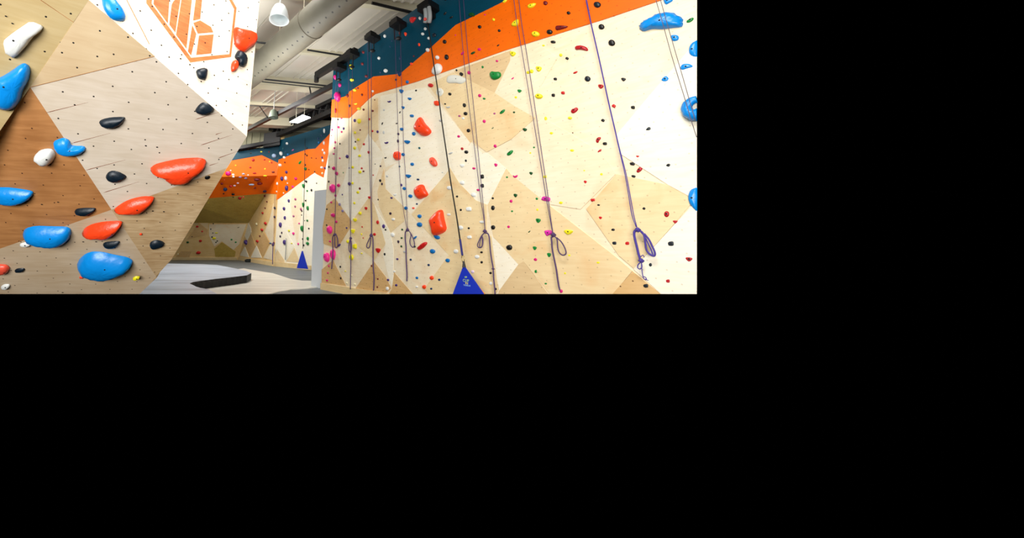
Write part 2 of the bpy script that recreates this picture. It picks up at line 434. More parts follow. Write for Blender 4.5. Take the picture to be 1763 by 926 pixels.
fac(BE, [(192, 361), (391, 289), (295, 447), (240, 506), (286, 506), (270, 478)], M['b_wood'])
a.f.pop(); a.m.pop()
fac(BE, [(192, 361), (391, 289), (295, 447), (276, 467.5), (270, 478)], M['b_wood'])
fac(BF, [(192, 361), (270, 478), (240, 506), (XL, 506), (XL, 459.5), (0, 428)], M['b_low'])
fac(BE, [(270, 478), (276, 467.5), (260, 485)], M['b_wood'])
sh = Vector((-1.6, .9, 0))
rim([BA.at(453.5, top), qc, BC.at(391, 289), BE.at(295, 447), BE.at(276, 467.5), BF.at(240, 506), BF.at(XL, 506)], sh)
for (x0, y0, x1, y1) in ((79, 194, 152, 176), (122, 247, 190, 229), (147, 293, 216, 275), (178, 331.5, 240, 312.5), (336, 205.5, 380, 192),
                         (371, 231.5, 382, 228), (345, 250, 400, 232), (360, 285, 376, 280), (376, 272, 409, 260)):
    dx, dy = x1 - x0, y1 - y0; L = math.hypot(dx, dy); nx, ny = -dy / L * .45, dx / L * .45
    a.slab(BC, [(x0, y0), (x0 + nx + dx * .1, y0 + ny + dy * .1), (x1, y1), (x0 + dx * .1 - nx, y0 + dy * .1 - ny)], M['seam'], .002)
for pl, x0, y0, x1, y1 in ((BA, 218, 0, 257, 76), (BT, 70, 0, 126.5, 38), (BC, 52, 150, 266, 96.7)):
    dx, dy = x1 - x0, y1 - y0; L = math.hypot(dx, dy); nx, ny = -dy / L * .35, dx / L * .35
    a.slab(pl, [(x0 + nx, y0 + ny), (x1 + nx, y1 + ny), (x1 - nx, y1 - ny), (x0 - nx, y0 - ny)], M['b_brown'], .0045)
for pl, x, y in ((BT, 10.3, 27.5), (BT, 21.5, 40), (BC, 251, 250.5), (BC, 270.5, 253), (BD, 72.3, 351.5), (BD, 100.3, 347.5), (BF, 143.4, 415.7), (BF, 165.7, 415.7), (BF, 108, 503), (BE, 263, 362.7), (BE, 282, 364), (BA, 310.6, 101), (BA, 326.5, 111.3)):
    q = pl.at(x, y); px_ = (q - CAM).dot(Vector((0, CT, ST))) / F * 1.5
    a.add([q + pl.n * .0055 + (pl.u * math.cos(t_ * math.pi / 5) + pl.v * math.sin(t_ * math.pi / 5) * .8) * px_ for t_ in range(10)], [tuple(range(10))], DARK)
wall_left = a.build('wall_left', kind='structure')
# painted emblem on the bright face
a = Acc()
for poly in ([(235, -80), (312, -80), (300, 45), (235, 40)], [(235, 40), (300, 45), (800, 730), (790, 790)], [(800, 730), (1285, 685), (1305, 720), (790, 790)],
             [(1285, 685), (1345, 115), (1375, 100), (1305, 720)], [(1345, 115), (1240, -80), (1275, -80), (1375, 100)],
             [(335, -80), (530, -80), (505, 295), (325, 50)], [(575, 20), (620, -30), (668, -30), (600, 410), (525, 310), (555, 60)],
             [(690, -80), (818, -80), (740, 615), (610, 440)], [(868, -80), (945, -80), (915, 240), (825, 260)],
             [(830, 290), (915, 258), (1050, 340), (1080, 408), (885, 425)], [(815, 320), (865, 430), (800, 700), (760, 650)],
             [(900, 450), (1085, 435), (1055, 675), (865, 695)]):
    a.slab(BA, tp(220, 0, S7, poly), M['stain_or'], .002, 0)
a.build('painted_emblem', parent=wall_left)

# ----------------------------------------------------------------- floor
def floor_mat(name, c1, c2, rough, sx=1.0, sy=6.0, bump=.0, spec=.5):
    m, nt, b = new_mat(name); L = nt.links.new
    tc = N(nt, 'ShaderNodeTexCoord'); mp = N(nt, 'ShaderNodeMapping'); mp.inputs['Scale'].default_value = (sx, sy, 1); mp.inputs['Rotation'].default_value = (0, 0, -.12)
    no = N(nt, 'ShaderNodeTexNoise'); no.inputs['Scale'].default_value = .35; no.inputs['Detail'].default_value = 5
    L(tc.outputs['Object'], mp.inputs[0]); L(mp.outputs[0], no.inputs['Vector'])
    r = N(nt, 'ShaderNodeMapRange'); r.inputs[1].default_value = .35; r.inputs[2].default_value = .65; L(no.outputs['Fac'], r.inputs[0])
    mx = N(nt, 'ShaderNodeMixRGB'); mx.inputs[1].default_value = lin(c1); mx.inputs[2].default_value = lin(c2); L(r.outputs[0], mx.inputs[0]); L(mx.outputs[0], b.inputs['Base Color'])
    b.inputs['Roughness'].default_value = rough; b.inputs['Specular IOR Level'].default_value = spec
    return m
FL = floor_mat('dark grey rubber floor', (92, 100, 104), (112, 120, 122), .55)
VIN = floor_mat('light grey vinyl matting', (150, 160, 172), (196, 208, 222), .35)
CRM = floor_mat('cream vinyl matting', (196, 194, 182), (226, 224, 214), .35)
def ground(poly, z, m, a, back=0.0):
    pp = clip(poly); fr = [at_z(x, y, z) for x, y in pp]; ar = Vector(); c = sum(fr, Vector()) / len(fr)
    for i in range(len(fr)): ar += (fr[i] - c).cross(fr[(i + 1) % len(fr)] - c)
    if ar.z < 0: fr.reverse()
    n = len(fr); lo = [Vector((v.x, v.y, back)) for v in fr]
    def near(v): r = v - CAM; f_ = r.dot(Vector((0, CT, ST))); return 253 - F * r.dot(Vector((0, -ST, CT))) / f_ > YMAX - .2
    a.add(fr + lo, [tuple(range(n))] + [(i, i + n, (i + 1) % n + n, (i + 1) % n) for i in range(n) if not (near(fr[i]) and near(fr[(i + 1) % n]))], m)
a = Acc()
fpts = [at_z(60, 506), at_z(600, 506)]
fpts = [at_z(150, 506), at_z(596, 506), B1 + Vector((.3, .3, 0)), Vector((0, 20, 0)), Vector((1, 36, 0)), Vector((-30, 36, 0)), Vector((-30, 25, 0))]
n = len(fpts); a.add(fpts, [tuple(range(n))], FL)
a.build('floor', kind='structure')
# the big light mat field (flush), its cream strip, and the raised pad with a black pleated edge
a = Acc()
ground([(222, 506), (240, 500), (300, 474), (420, 462), (437, 465), (470, 470.3), (485, 475), (500, 480), (520, 483), (545, 483.5), (545, 494), (530, 496), (500, 498), (480, 501.5), (462, 506)], .03, CRM, a, .001)
t = a.build('floor_matting', origin=at_z(440, 495)); trim(t)
tag(t, 'cream vinyl floor matting with curved edge in front of grey floor', 'floor mat')
a = Acc()
padpoly = [(226, 506), (240, 494), (278, 461), (290, 453.5), (345, 454.5), (374, 456), (405, 462), (425, 466.5), (431, 469), (432.4, 470.5), (425, 474.5), (400, 478), (368, 481), (340, 484.5), (330, 486.5), (327, 488.3)]
ground([(150, 506), (240, 470), (278, 459), (290, 453.5), (345, 454.5), (374, 456), (405, 462), (425, 466.5), (432.4, 470.5), (425, 474.2), (400, 477.5), (368, 481), (345, 484), (332, 486), (327, 488.3), (332, 490.5), (338, 493.5), (345, 495.5), (358, 497.5), (374, 506)], .30, VIN, a, .032)
pad = a.build('crash_pad', origin=at_z(345, 480)); trim(pad)
tag(pad, 'large pale grey crash pad with black pleated edge below overhanging wall', 'crash pad')
BLP = simple('black pleated vinyl', (16, 17, 15), .6, bump=.3, bscale=12)
a = Acc()
edge = [at_z(x, y, .30) for x, y in ((327, 488.3), (332, 486), (345, 484), (368, 481), (400, 477.5), (425, 474.2), (432.4, 470.5))]
e2 = []
for i in range(len(edge) - 1):
    k = max(2, int((edge[i + 1] - edge[i]).length / .12))
    e2 += [edge[i].lerp(edge[i + 1], j / k) for j in range(k)]
e2.append(edge[-1])
d_ = Vector((.35, -.8, 0)).normalized()
vs = []
for i, v in enumerate(e2):
    o_ = .05 + (.03 if i % 2 else 0)
    vs += [v + d_ * .02 + Vector((0, 0, .012)), v + d_ * o_ - Vector((0, 0, .05)), Vector((v.x, v.y, .032)) + d_ * (o_ - .01)]
fs = []
for i in range(len(e2) - 1):
    for k in (0, 1): b_ = i * 3 + k; fs.append((b_, b_ + 1, b_ + 4, b_ + 3))
a.add(vs, fs, BLP)
po = a.build('pleated_edge', parent=pad, origin=edge[3]); po['label'] = 'black pleated edge'

# ----------------------------------------------------------------- ceiling
CEIL = simple('white ceiling lining', (206, 200, 186), .35, var=.05, bscale=1.2, bump=.4)
CRB = simple('cream painted purlin', (205, 198, 172), .5)
KH = simple('khaki steel', (150, 148, 122), .6)
ZC = 10.4
a = Acc()
nW = W1.n
inner = [B1 + D1 * s_ + nW * -5.0 for s_ in (-9, 12)]
cp = [Vector((inner[0].x, inner[0].y, ZC)), Vector((inner[1].x, inner[1].y, ZC)), Vector((inner[1].x + 3, 40, ZC)), Vector((-32, 40, ZC)), Vector((-32, -8, ZC))]
cp = [Vector((inner[0].x, inner[0].y, ZC)), Vector((inner[1].x, inner[1].y, ZC)), Vector((2, 42, ZC)), Vector((-32, 40, ZC)), Vector((-32, inner[0].y, ZC))]
n = len(cp); a.add(cp + [v + Vector((0, 0, .2)) for v in cp], [tuple(range(n))] + [(i, i + n, (i + 1) % n + n, (i + 1) % n) for i in range(n)] + [tuple(range(2 * n - 1, n - 1, -1))], CEIL)
# standing seams of the lining
ca, cb = at_z(431, 181, 9.6), at_z(575, 190, 9.6)
CX = (cb - ca); CX.z = 0; CX.normalize(); CY = Vector((-CX.y, CX.x, 0)); 
if CY.y < 0: CY = -CY
a.build('ceiling', kind='structure')
a = Acc()
for (x, y, hw, hh) in ((648, 7, .12, .14), (560, 92, .10, .12), (560, 150, .30, .28), (560, 186, .08, .10), (520, 214, .35, .3), (500, 225, .10, .1)):
    c = at_z(x, y, ZC - hh); c += -CX * 6
    a.box(c, CX * 14, CY * hw, Vector((0, 0, hh)), CRB)
a.build('trim_2', kind='structure')
a = Acc()    # long seams running with the duct
for (x, y) in ((470, 20), (520, 80), (560, 60), (590, 70), (660, 40), (470, 170)):
    c = at_z(x, y, ZC - .03)
    a.box(c, D1 * 16, Vector((D1.y, -D1.x, 0)) * .035, Vector((0, 0, .03)), CEIL)
a.build('trim_3', kind='structure')
a = Acc()
k0 = at_z(424, 246, 9.6)
a.box(Vector((-8, k0.y, (ZC + 9.1) / 2)), Vector((9, 0, 0)), Vector((0, .3, 0)), Vector((0, 0, (ZC - 9.1) / 2 + .0)), KH)
for x in (425, 434, 448, 455): 
    q = at_z(x, 246, 9.6); a.box(Vector((q.x, k0.y - .33, 9.75)), Vector((.05, 0, 0)), Vector((0, .04, 0)), Vector((0, 0, .64)), KH)
a.build('trim_4', kind='structure')

def thing(name, label, cat, loc, group=None):
    o = bpy.data.objects.new(name, None); COL.objects.link(o); o.location = loc; o.empty_display_size = .1
    return tag(o, label, cat, group)

# fabric air duct
m, nt, b = new_mat('grey fabric duct'); L = nt.links.new
tc = N(nt, 'ShaderNodeTexCoord'); sp = N(nt, 'ShaderNodeSeparateXYZ'); L(tc.outputs['UV'], sp.inputs[0])
def mth(op, x, y=None, z=None):
    q = N(nt, 'ShaderNodeMath', operation=op)
    for i, v in enumerate((x, y, z)):
        if v is None: continue
        if isinstance(v, (int, float)): q.inputs[i].default_value = v
        else: L(v, q.inputs[i])
    return q.outputs[0]
fu = mth('SUBTRACT', mth('FRACT', mth('DIVIDE', sp.outputs[0], .33)), .5); fu = mth('MULTIPLY', fu, .33)
def row_(v0):
    dv = mth('SUBTRACT', sp.outputs[1], v0)
    return mth('LESS_THAN', mth('ADD', mth('MULTIPLY', fu, fu), mth('MULTIPLY', dv, dv)), .033 ** 2)
DUCT_V = (0.0, -0.85)
mk_ = mth('MAXIMUM', row_(DUCT_V[0]), row_(DUCT_V[1]))
no = N(nt, 'ShaderNodeTexNoise'); no.inputs['Scale'].default_value = 1.5; L(tc.outputs['Object'], no.inputs['Vector'])
mx0 = N(nt, 'ShaderNodeMixRGB'); mx0.inputs[1].default_value = lin((88, 86, 74)); mx0.inputs[2].default_value = lin((108, 104, 90)); L(no.outputs['Fac'], mx0.inputs[0])
mx = N(nt, 'ShaderNodeMixRGB'); mx.inputs[2].default_value = lin((14, 12, 10)); L(mk_, mx.inputs[0]); L(mx0.outputs[0], mx.inputs[1]); L(mx.outputs[0], b.inputs['Base Color'])
b.inputs['Roughness'].default_value = .6
bp = N(nt, 'ShaderNodeBump'); bp.inputs['Strength'].default_value = .5; bp.inputs['Distance'].default_value = .1; L(no.outputs['Fac'], bp.inputs['Height']); L(bp.outputs[0], b.inputs['Normal'])
DUCTM = m
dd = ray(88, 422); dd.z = 0; dd.normalize()
dp = at_z(500, 71, 8.75)
def line_ray_dist(px, py):
    r = ray(px, py).normalized(); nn = r.cross(dd); return abs((dp - CAM).dot(nn.normalized()))
rad = (line_ray_dist(500, 37.2) + line_ray_dist(500, 105)) / 2
NS = 28
# angle of the visible hole row
hr = ray(513.5, 69.5); side = Vector((dd.y, -dd.x, 0)); upv = Vector((0, 0, 1))
best = None
for i in range(720):
    an = i * math.pi / 360; q = dp + (side * math.cos(an) + upv * math.sin(an)) * rad
    nrm = side * math.cos(an) + upv * math.sin(an)
    if nrm.dot(CAM - q) <= 0: continue
    e = abs((q - CAM).dot(ray(513.5, 69.5).cross(dd).normalized()))
    if best is None or e < best[0]: best = (e, an)
AN = best[1]
vs, uv, fs = [], [], []
for i, s_ in enumerate((-14, 26)):
    for j in range(NS + 1):
        an = AN + math.pi + 2 * math.pi * j / NS
        vs.append(dp + dd * s_ + (side * math.cos(an) + upv * math.sin(an)) * rad); uv.append((s_, (an - AN - 2 * math.pi) * rad))
for j in range(NS): fs.append((j, j + 1, NS + 2 + j, NS + 1 + j))
DM = mk('air_duct', vs, fs, DUCTM, uvs=uv, smooth=True, origin=dp)
tag(DM, 'long grey fabric air duct with rows of small holes hanging below ceiling', 'air duct')
SEAM = simple('duct seam', (98, 92, 78), .7)
sm = Acc()
def duct_t(px, py):      # position along the duct seen at a pixel
    best = None
    for i in range(-1400, 2600, 5):
        q = dp + dd * (i / 100) - (side * 0); r = ray(px, py).normalized(); dq = (q - CAM); e = (dq - r * dq.dot(r)).length
        if best is None or e < best[0]: best = (e, i / 100)
    return best[1]
tt = duct_t(540, 48)
ring = [dp + dd * tt + (side * math.cos(2 * math.pi * j / 32) + upv * math.sin(2 * math.pi * j / 32)) * (rad + .004) for j in range(32)]
sm.tube(ring, .02, SEAM, 6, closed=True)
sm.build('seam_ring', parent=DM, origin=dp + dd * tt)
for (x, y) in ((533, 20), (504, 33), (462, 70)):
    hw = Acc(); t2 = duct_t(x, y); q = dp + dd * t2 + upv * rad; hw.tube([q, Vector((q.x, q.y, ZC))], .012, CRB, 5)
    hw.build('hanger_wire', parent=DM, origin=q)

# pendants
SHM = simple('frosted white shade', (206, 214, 216), .4); SHM.node_tree.nodes['Principled BSDF'].inputs['Transmission Weight'].default_value = 0
def lathe(acc, c, prof, m, n=28):
    vs = []; k = len(prof)
    for r, z in prof:
        for j in range(n): vs.append(c + Vector((r * math.cos(2 * math.pi * j / n), r * math.sin(2 * math.pi * j / n), z)))
    fs = [(i * n + j, i * n + (j + 1) % n, (i + 1) * n + (j + 1) % n, (i + 1) * n + j) for i in range(k - 1) for j in range(n)]
    acc.add(vs, fs, m)
def pendant(px, py, zc, pw, label, shade, top_y):
    c = at_z(px, py, zc); dist = (c - CAM).dot(Vector((0, CT, ST))); s_ = dist / F; R = pw / 2 * s_
    root = thing('pendant_lamp', label, 'lamp', c, 'bell-shaped pendant lamps under the ceiling')
    aa = Acc(); H = R * 1.75
    lathe(aa, c, [(R, 0), (R * .93, H * .3), (R * .78, H * .65), (R * .55, H * .93), (R * .4, H), (.02, H), (.02, H - .01), (R * .36, H - .02), (R * .52, H * .9), (R * .74, H * .63), (R * .9, H * .3), (R * .97, 0), (R, 0)], shade)
    o = aa.build('lamp_shade', parent=root, smooth=True, origin=c)
    aa = Acc(); aa.tube([c + Vector((0, 0, H)), Vector((c.x, c.y, ZC))], .025, simple('lamp stem', (170, 172, 170), .5), 8); aa.build('stem', parent=root, origin=c + Vector((0, 0, H)))
    aa = Acc(); aa.ball(c + Vector((0, 0, H * .55)), R * .22, simple('lamp bulb glass', (235, 235, 225), .2)); aa.build('bulb', parent=root, smooth=True, origin=c + Vector((0, 0, H * .55)))
    return root
pendant(480.5, 35, 8.3, 34, 'large white bell pendant lamp hanging left of the grey air duct', SHM, 11)
pendant(470.5, 203, 8.7, 17, 'small dull grey-green pendant lamp hanging by the black roof beam', simple('grey-green shade', (104, 114, 100), .5), 188)
# LED panel light
LEDM = simple('lit LED diffuser', (255, 255, 255), .5, emit=(240, 246, 255), es=6)
c = at_z(516, 206.5, 8.2); pr = [at_z(x, y, 8.2) for x, y in ((499, 210.5), (521, 198.5), (534.5, 203), (513, 212))]
root = thing('panel_light', 'bright white rectangular LED panel light hung from ceiling on wires', 'light', c)
aa = Acc(); aa.add(pr + [v + Vector((0, 0, .04)) for v in pr], [(0, 1, 2, 3), (7, 6, 5, 4), (0, 4, 5, 1), (1, 5, 6, 2), (2, 6, 7, 3), (3, 7, 4, 0)], LEDM)
aa.build('diffuser', parent=root, origin=c)
aa = Acc()
for q in ((pr[0] + pr[1]) / 2, (pr[2] + pr[3]) / 2): aa.tube([q + Vector((0, 0, .08)), Vector((q.x, q.y, ZC))], .012, CRB, 5)
aa.build('hanging_wires', parent=root, origin=c + Vector((0, 0, .08)))

# dark roof steel
def bar(name, p0, p1, r, label, cat, group=None, m=BLK, extra=(), box=False):
    p0, p1 = Vector(p0), Vector(p1)
    aa = Acc()
    if box:
        d = (p1 - p0); l = d.length / 2; d.normalize(); s_ = d.cross(Vector((0, 0, 1))).normalized(); u_ = s_.cross(d)
        aa.box((p0 + p1) / 2, d * l, s_ * r, u_ * r * 1.3, m)
    else: aa.tube([p0, p1], r, m, 8)
    for (q0, q1, rr) in extra: aa.tube([q0, q1], rr, m, 6)
    o = aa.build(name, origin=p0); tag(o, label, cat, group); return o
b0, b1 = at_z(420, 226, 9.0), at_z(575, 146, 9.0)
bar('roof_beam', b0, b1, .09, 'long black diagonal roof beam running behind the small pendant lamp', 'beam', box=True,
    extra=[(at_z(536, 166, 9.0), at_z(533, 150, 9.6), .04), (at_z(461, 203, 9.0), at_z(447, 183, 9.6), .03)])
a0 = W1.at(611, 93) + nW * .35; a1 = W1.at(577, 116) + nW * .35
b2, b3 = at_z(545, 130, 8.35), at_z(613, 88, 8.35)
bar('anchor_beam', b2, b3, .1, 'short black steel beam ending beside the blue wall top', 'beam', box=True, extra=[(b2, b2 + Vector((0, 0, -.3)), .1)])
for (x0, y0, x1, y1, z, r, lb) in ((455, 136.5, 570, 148.5, 9.5, .045, 'thick black ceiling rod, upper of the two above the pale glow'), (450, 140.5, 562, 152, 9.3, .03, 'thin black ceiling rod just under the thick one, above the pale glow'),
                            (425, 181, 578, 190, 9.5, .03, 'thin brown-grey ceiling rod passing behind the small pendant'), (529, 86, 599, 97, 9.3, .04, 'black ceiling rod from duct to fourth-lowest wall anchor'),
                            (640, 5, 709, 21.5, 9.0, .05, 'black ceiling rod nearest the camera, from duct to blue wall'), (441, 72.5, 458, 74.5, 9.3, .04, 'short black rod stub left of duct beside red hold')):
    bar('ceiling_rod', at_z(x0, y0, z), at_z(x1, y1, z), r, lb, 'rod')
# dark truss over the far wall
t0, t1 = W2.at(478, 236) + W2.n * .2, W2.at(574, 204) + W2.n * .2
zt = t0.z
t1 = Vector((t1.x, t1.y, zt)); aa = Acc()
d = (t1 - t0).normalized(); s_ = W2.n
for dz, rr in ((.0, .16), (.75, .12)):
    aa.box((t0 + t1) / 2 + Vector((0, 0, dz)), d * (t1 - t0).length * .62, s_ * .18, Vector((0, 0, rr)), BLK)
L_ = (t1 - t0).length * 1.2
for i in range(12):
    p = t0 - d * L_ * .08 + d * L_ * i / 12; aa.tube([p, p + d * L_ / 24 + Vector((0, 0, .75)), p + d * L_ / 12], .06, BLK, 6)
aa.box((t0 + t1) / 2 + Vector((0, 0, .4)) - s_ * .15, d * (t1 - t0).length * .6, s_ * .04, Vector((0, 0, .5)), BLK)
o = aa.build('roof_truss', origin=t0); tag(o, 'dark steel truss along the top of the far blue wall', 'truss')
u0, u1 = at_z(411, 257, 9.55), at_z(452, 257, 9.55)
q0, q1 = pT.at(408, 258) + Vector((0, -.3, 0)), pT.at(484, 244) + Vector((0, -.3, 0))
aa = Acc(); aa.box((q0 + q1) / 2, (q1 - q0) / 2, Vector((0, .2, 0)), Vector((0, 0, .13)), BLK)
q2 = pT.at(456, 244) + Vector((0, -.2, 0)); q3 = pT.at(484, 240) + Vector((0, -.2, 0))
aa.box((q2 + q3) / 2, (q3 - q2) / 2, Vector((0, .2, 0)), Vector((0, 0, .55)), BLK)
o = aa.build('anchor_beam', origin=q0); tag(o, 'dark beam along the top of the far back wall', 'beam')

# --------------------------------------------- rope anchors and auto belay
STRAP = simple('grey webbing cover', (138, 142, 142), .7)
def anchor(px, py, label, sc=1.0):
    c = W1.at(px, py, .27)
    root = thing('rope_anchor', label, 'rope anchor', c, 'black rope anchors along top of the blue wall')
    aa = Acc(); aa.box(c, D1 * .17 * sc, nW * .22, Vector((0, 0, .08 * sc)), BLK)
    aa.box(c + Vector((0, 0, .12 * sc)) + nW * .05, D1 * .13 * sc, nW * .13, Vector((0, 0, .03)), BLK)
    aa.build('housing', parent=root, origin=c)
    aa = Acc()
    for s_ in (-.12, .12):
        p = c + D1 * s_ * sc + nW * .05
        aa.tube([p - Vector((0, 0, .1)), p - Vector((0, 0, .5 * sc))], .018, BLK, 6)
    aa.ball(c - Vector((0, 0, .5 * sc)), .06, BLK, (1.6, 1, 1)); aa.build('pulley', parent=root, origin=c - Vector((0, 0, .1)))
    return root
for px, py, lb in ((685, 42, 'black rope anchor nearest the auto belay on blue wall top'), (641, 65, 'second black rope anchor down from the auto belay'),
                   (606, 94, 'third black rope anchor down from the auto belay'), (584, 117, 'lowest and farthest black rope anchor on blue wall top')):
    anchor(px, py, lb)
c = W1.at(737, 14, .3)
root = thing('auto_belay', 'black auto belay device with two grey straps at blue wall top', 'auto belay', c)
aa = Acc(); aa.box(c, D1 * .2, nW * .24, Vector((0, 0, .1)), BLK); aa.box(c + D1 * .02 + Vector((0, 0, .12)), D1 * .12, nW * .15, Vector((0, 0, .04)), BLK)
aa.box(W1.at(739, 20, .2), D1 * .12, nW * .12, Vector((0, 0, .22)), BLK); aa.build('housing', parent=root, origin=c)
for x in (732.5, 739.5):
    aa = Acc(); pp = [W1.at(x + dx, y, .38 + k) for dx, y, k in ((-2, 6, 0), (-.5, 16, .05), (.6, 24, .08), (.6, 32, .06), (-.6, 39, .02))]
    aa.tube(spline(pp, 3), .06, STRAP, 8); aa.build('strap_cover', parent=root, smooth=True, origin=pp[0])
aa = Acc(); aa.ball(W1.at(732, 33, .47), .05, simple('red tag', (200, 60, 50), .5)); aa.build('red_tag', parent=root, origin=W1.at(732, 33, .47))

# ------------------------------------------------------------------- ropes
def rpts(pl, pts, off, k=3):
    pts = [p for p in pts if p[0] <= XMAX + 6]
    return [pl.at(p[0], p[1], off) for p in spline([(x, y, 0) for x, y in pts], k)]
def rope(name, label, cat, strands, parts, pl=W1, r=.011, off=.14, m=ROPE, group=None):
    o0 = pl.at(*strands[0][0], off); aa = Acc()
    for i, s_ in enumerate(strands): aa.tube(rpts(pl, s_, off - .02 * i), r * (.62 if len(strands) > 1 else 1), m, 6)
    o = aa.build(name, smooth=True, origin=o0); tag(o, label, cat, group)
    for pn, pts, rr in parts:
        ab = Acc()
        if pn == 'knot': 
            q = pl.at(*pts, off); ab.ball(q, rr, m, (1, 1, 1.25))
            ab.tube([q + (pl.u * math.cos(t_) * rr + pl.n * math.sin(t_) * rr * .9) + Vector((0, 0, .3 * rr * math.sin(2 * t_))) for t_ in [j * math.pi / 6 for j in range(12)]], r * 1.05, m, 6, closed=True)
            ab.build(pn, parent=o, smooth=True, origin=q)
        else:
            pp = rpts(pl, pts, off, 5); ab.tube(pp, rr, m, 6); ab.build(pn, parent=o, smooth=True, origin=pp[0])
    return o
G = 'purple climbing ropes hanging down the right wall'
rope('climbing_rope', 'purple climbing rope farthest left, beside the grey panel', 'rope', [[(580.5, 124), (577.5, 170), (577, 255), (577.5, 340), (576.3, 402)], [(584, 124), (581.5, 170), (580, 255), (578, 340), (576.5, 402)]],
     [('knot', (576, 404), .045), ('loop', [(578, 402), (581, 411), (581.5, 422), (578.5, 426.5), (576.4, 421), (576.6, 407)], .018), ('tail', [(575, 403), (572.5, 410), (573, 425), (573, 441), (572, 450), (571, 463)], .018)], group=G, r=.013)
rope('climbing_rope', 'second purple climbing rope from the left, short loop', 'rope', [[(600, 102), (600.5, 170), (601, 255), (601.5, 340), (603.2, 386), (603.5, 408)], [(607, 102), (606, 170), (605, 255), (604.3, 340), (603.8, 386), (603.7, 408)]],
     [('knot', (603.7, 410), .04), ('loop', [(603, 412), (600.8, 422), (601, 430), (603, 434), (605, 428), (604.5, 414)], .016), ('tail', [(603.8, 412), (603.8, 430), (604, 455), (603.5, 480), (603.2, 498)], .014)], group=G, r=.012)
rope('climbing_rope', 'third purple climbing rope from the left, loop leaning left', 'rope', [[(633, 72), (634, 170), (635.5, 255), (638.4, 345), (639.5, 403)], [(639, 72), (639.3, 170), (639.6, 255), (640, 345), (640, 403)]],
     [('knot', (639, 405), .045), ('loop', [(638, 407), (634, 415), (631.3, 422), (632, 426), (635, 426.5), (637.3, 421), (638.2, 409)], .015), ('tail', [(640, 406), (642, 411), (642.3, 430), (642.6, 460), (644, 475), (643.8, 488), (643.2, 500)], .018)], group=G, r=.014)
rope('climbing_rope', 'fourth purple climbing rope, loop among the small blue holds', 'rope', [[(680, 50), (682, 130), (683.8, 180), (685.5, 232), (687, 280), (690, 325), (693.5, 352), (697.5, 378), (701, 394)], [(689, 50), (691, 130), (692.5, 175), (695, 255), (698, 300), (699.8, 345), (701.5, 394)]],
     [('knot', (701.5, 395.5), .04), ('loop', [(702, 396), (706, 400), (707.5, 406), (705.7, 414), (706.5, 421), (710, 425.5), (713, 424), (713.6, 419), (711.5, 411), (707.5, 402)], .013), ('tail', [(701, 396.5), (698.3, 399), (697.5, 405), (698, 415), (699, 424), (699.3, 445), (700.6, 470), (700.5, 484)], .017)], group=G, r=.011)
rope('climbing_rope', 'fifth purple climbing rope, right of the blue gate, triple loop', 'rope', [[(790, -6), (797, 85), (806, 170), (817, 255), (827, 338), (832.5, 372), (835, 396)], [(797.5, -6), (805, 85), (814, 170), (822.5, 255), (830.5, 338), (833.5, 372), (835.2, 396)]],
     [('knot', (834.8, 397.8), .035), ('loop', [(835, 400), (829, 406), (824, 416), (822, 422), (823.5, 425.5), (828, 426), (831, 421), (831.4, 412), (829.5, 405)], .011), ('loop', [(832, 402), (828, 411), (825.5, 420), (826, 425), (829.5, 425), (830.5, 417), (830, 408)], .009),
      ('tail', [(835, 401), (839, 401.5), (842, 407), (843.3, 420), (844.5, 434), (847, 450), (849, 462), (850, 480), (851.5, 495), (852.4, 506)], .015), ('knot', (849, 462.5), .02)], group=G)
rope('climbing_rope', 'sixth purple climbing rope beside two pink block holds', 'rope', [[(884, -6), (890, 40), (898, 85), (912, 168), (926, 253), (937, 320), (943, 355), (948, 382), (951.5, 402)], [(892.5, -6), (898, 40), (905.5, 85), (918.5, 168), (931, 253), (941, 320), (945.5, 355), (949, 382), (952, 402)]],
     [('knot', (952.8, 404), .035), ('loop', [(954, 406), (959, 412), (960, 425), (962.5, 434), (968, 439), (973, 438), (974.5, 434), (972, 426), (966, 416), (958.5, 409)], .011), ('tail', [(952, 407), (949.3, 409), (950, 418), (951, 430), (955, 450), (958, 465), (960, 480), (962, 492), (964, 500)], .014)], group=G)
rope('climbing_rope', 'seventh purple climbing rope, thick doubled loop at lower right', 'rope', [[(1007.5, -6), (1017, 40), (1028, 88), (1039, 138), (1047, 175), (1057, 218), (1066, 257), (1076, 300), (1083, 340), (1088, 370), (1095.5, 391)], [(1009, -6), (1018, 40), (1029, 88), (1040, 138), (1048, 175), (1058, 218), (1067, 257), (1078, 300), (1085.5, 340), (1091, 370), (1096.5, 391)]],
     [('knot', (1098, 395.5), .032), ('loop', [(1099, 396), (1105, 399), (1109, 406), (1111, 418), (1113, 430), (1119, 438), (1126, 440.5), (1127.5, 435), (1123, 424), (1117, 412), (1109, 402)], .013), ('loop', [(1103, 399), (1110, 407), (1116, 419), (1121.5, 431), (1123.5, 439), (1118, 436), (1112.5, 428), (1110.5, 414)], .009),
      ('tail', [(1098, 397), (1093, 397.5), (1091.8, 404), (1094, 415), (1096.5, 425), (1099, 436), (1102, 446)], .016), ('knot', (1104, 448.5), .03), ('loop', [(1103, 442), (1107, 439), (1109, 443)], .006), ('loop', [(1103, 451), (1098.5, 456), (1098, 461), (1102, 463), (1105, 459), (1104, 451)], .007),
      ('loop', [(1104, 452), (1105, 463), (1107, 476), (1110, 481), (1113, 481), (1111, 477), (1106.5, 476)], .006), ('tail', [(1111, 480), (1114, 482), (1116.5, 482.5)], .005)], m=ROPE2, group=G, r=.0095)
GREYROPE = simple('grey-violet rope', (96, 84, 100), .8)
r8a = [(1127.5, -6), (1141.5, 42), (1154.4, 89), (1167, 131), (1180, 173), (1190, 207), (1199.3, 236)]
r8b = [(1135.5, -6), (1149, 42), (1162.6, 89), (1175, 131), (1187, 173), (1197, 207)]
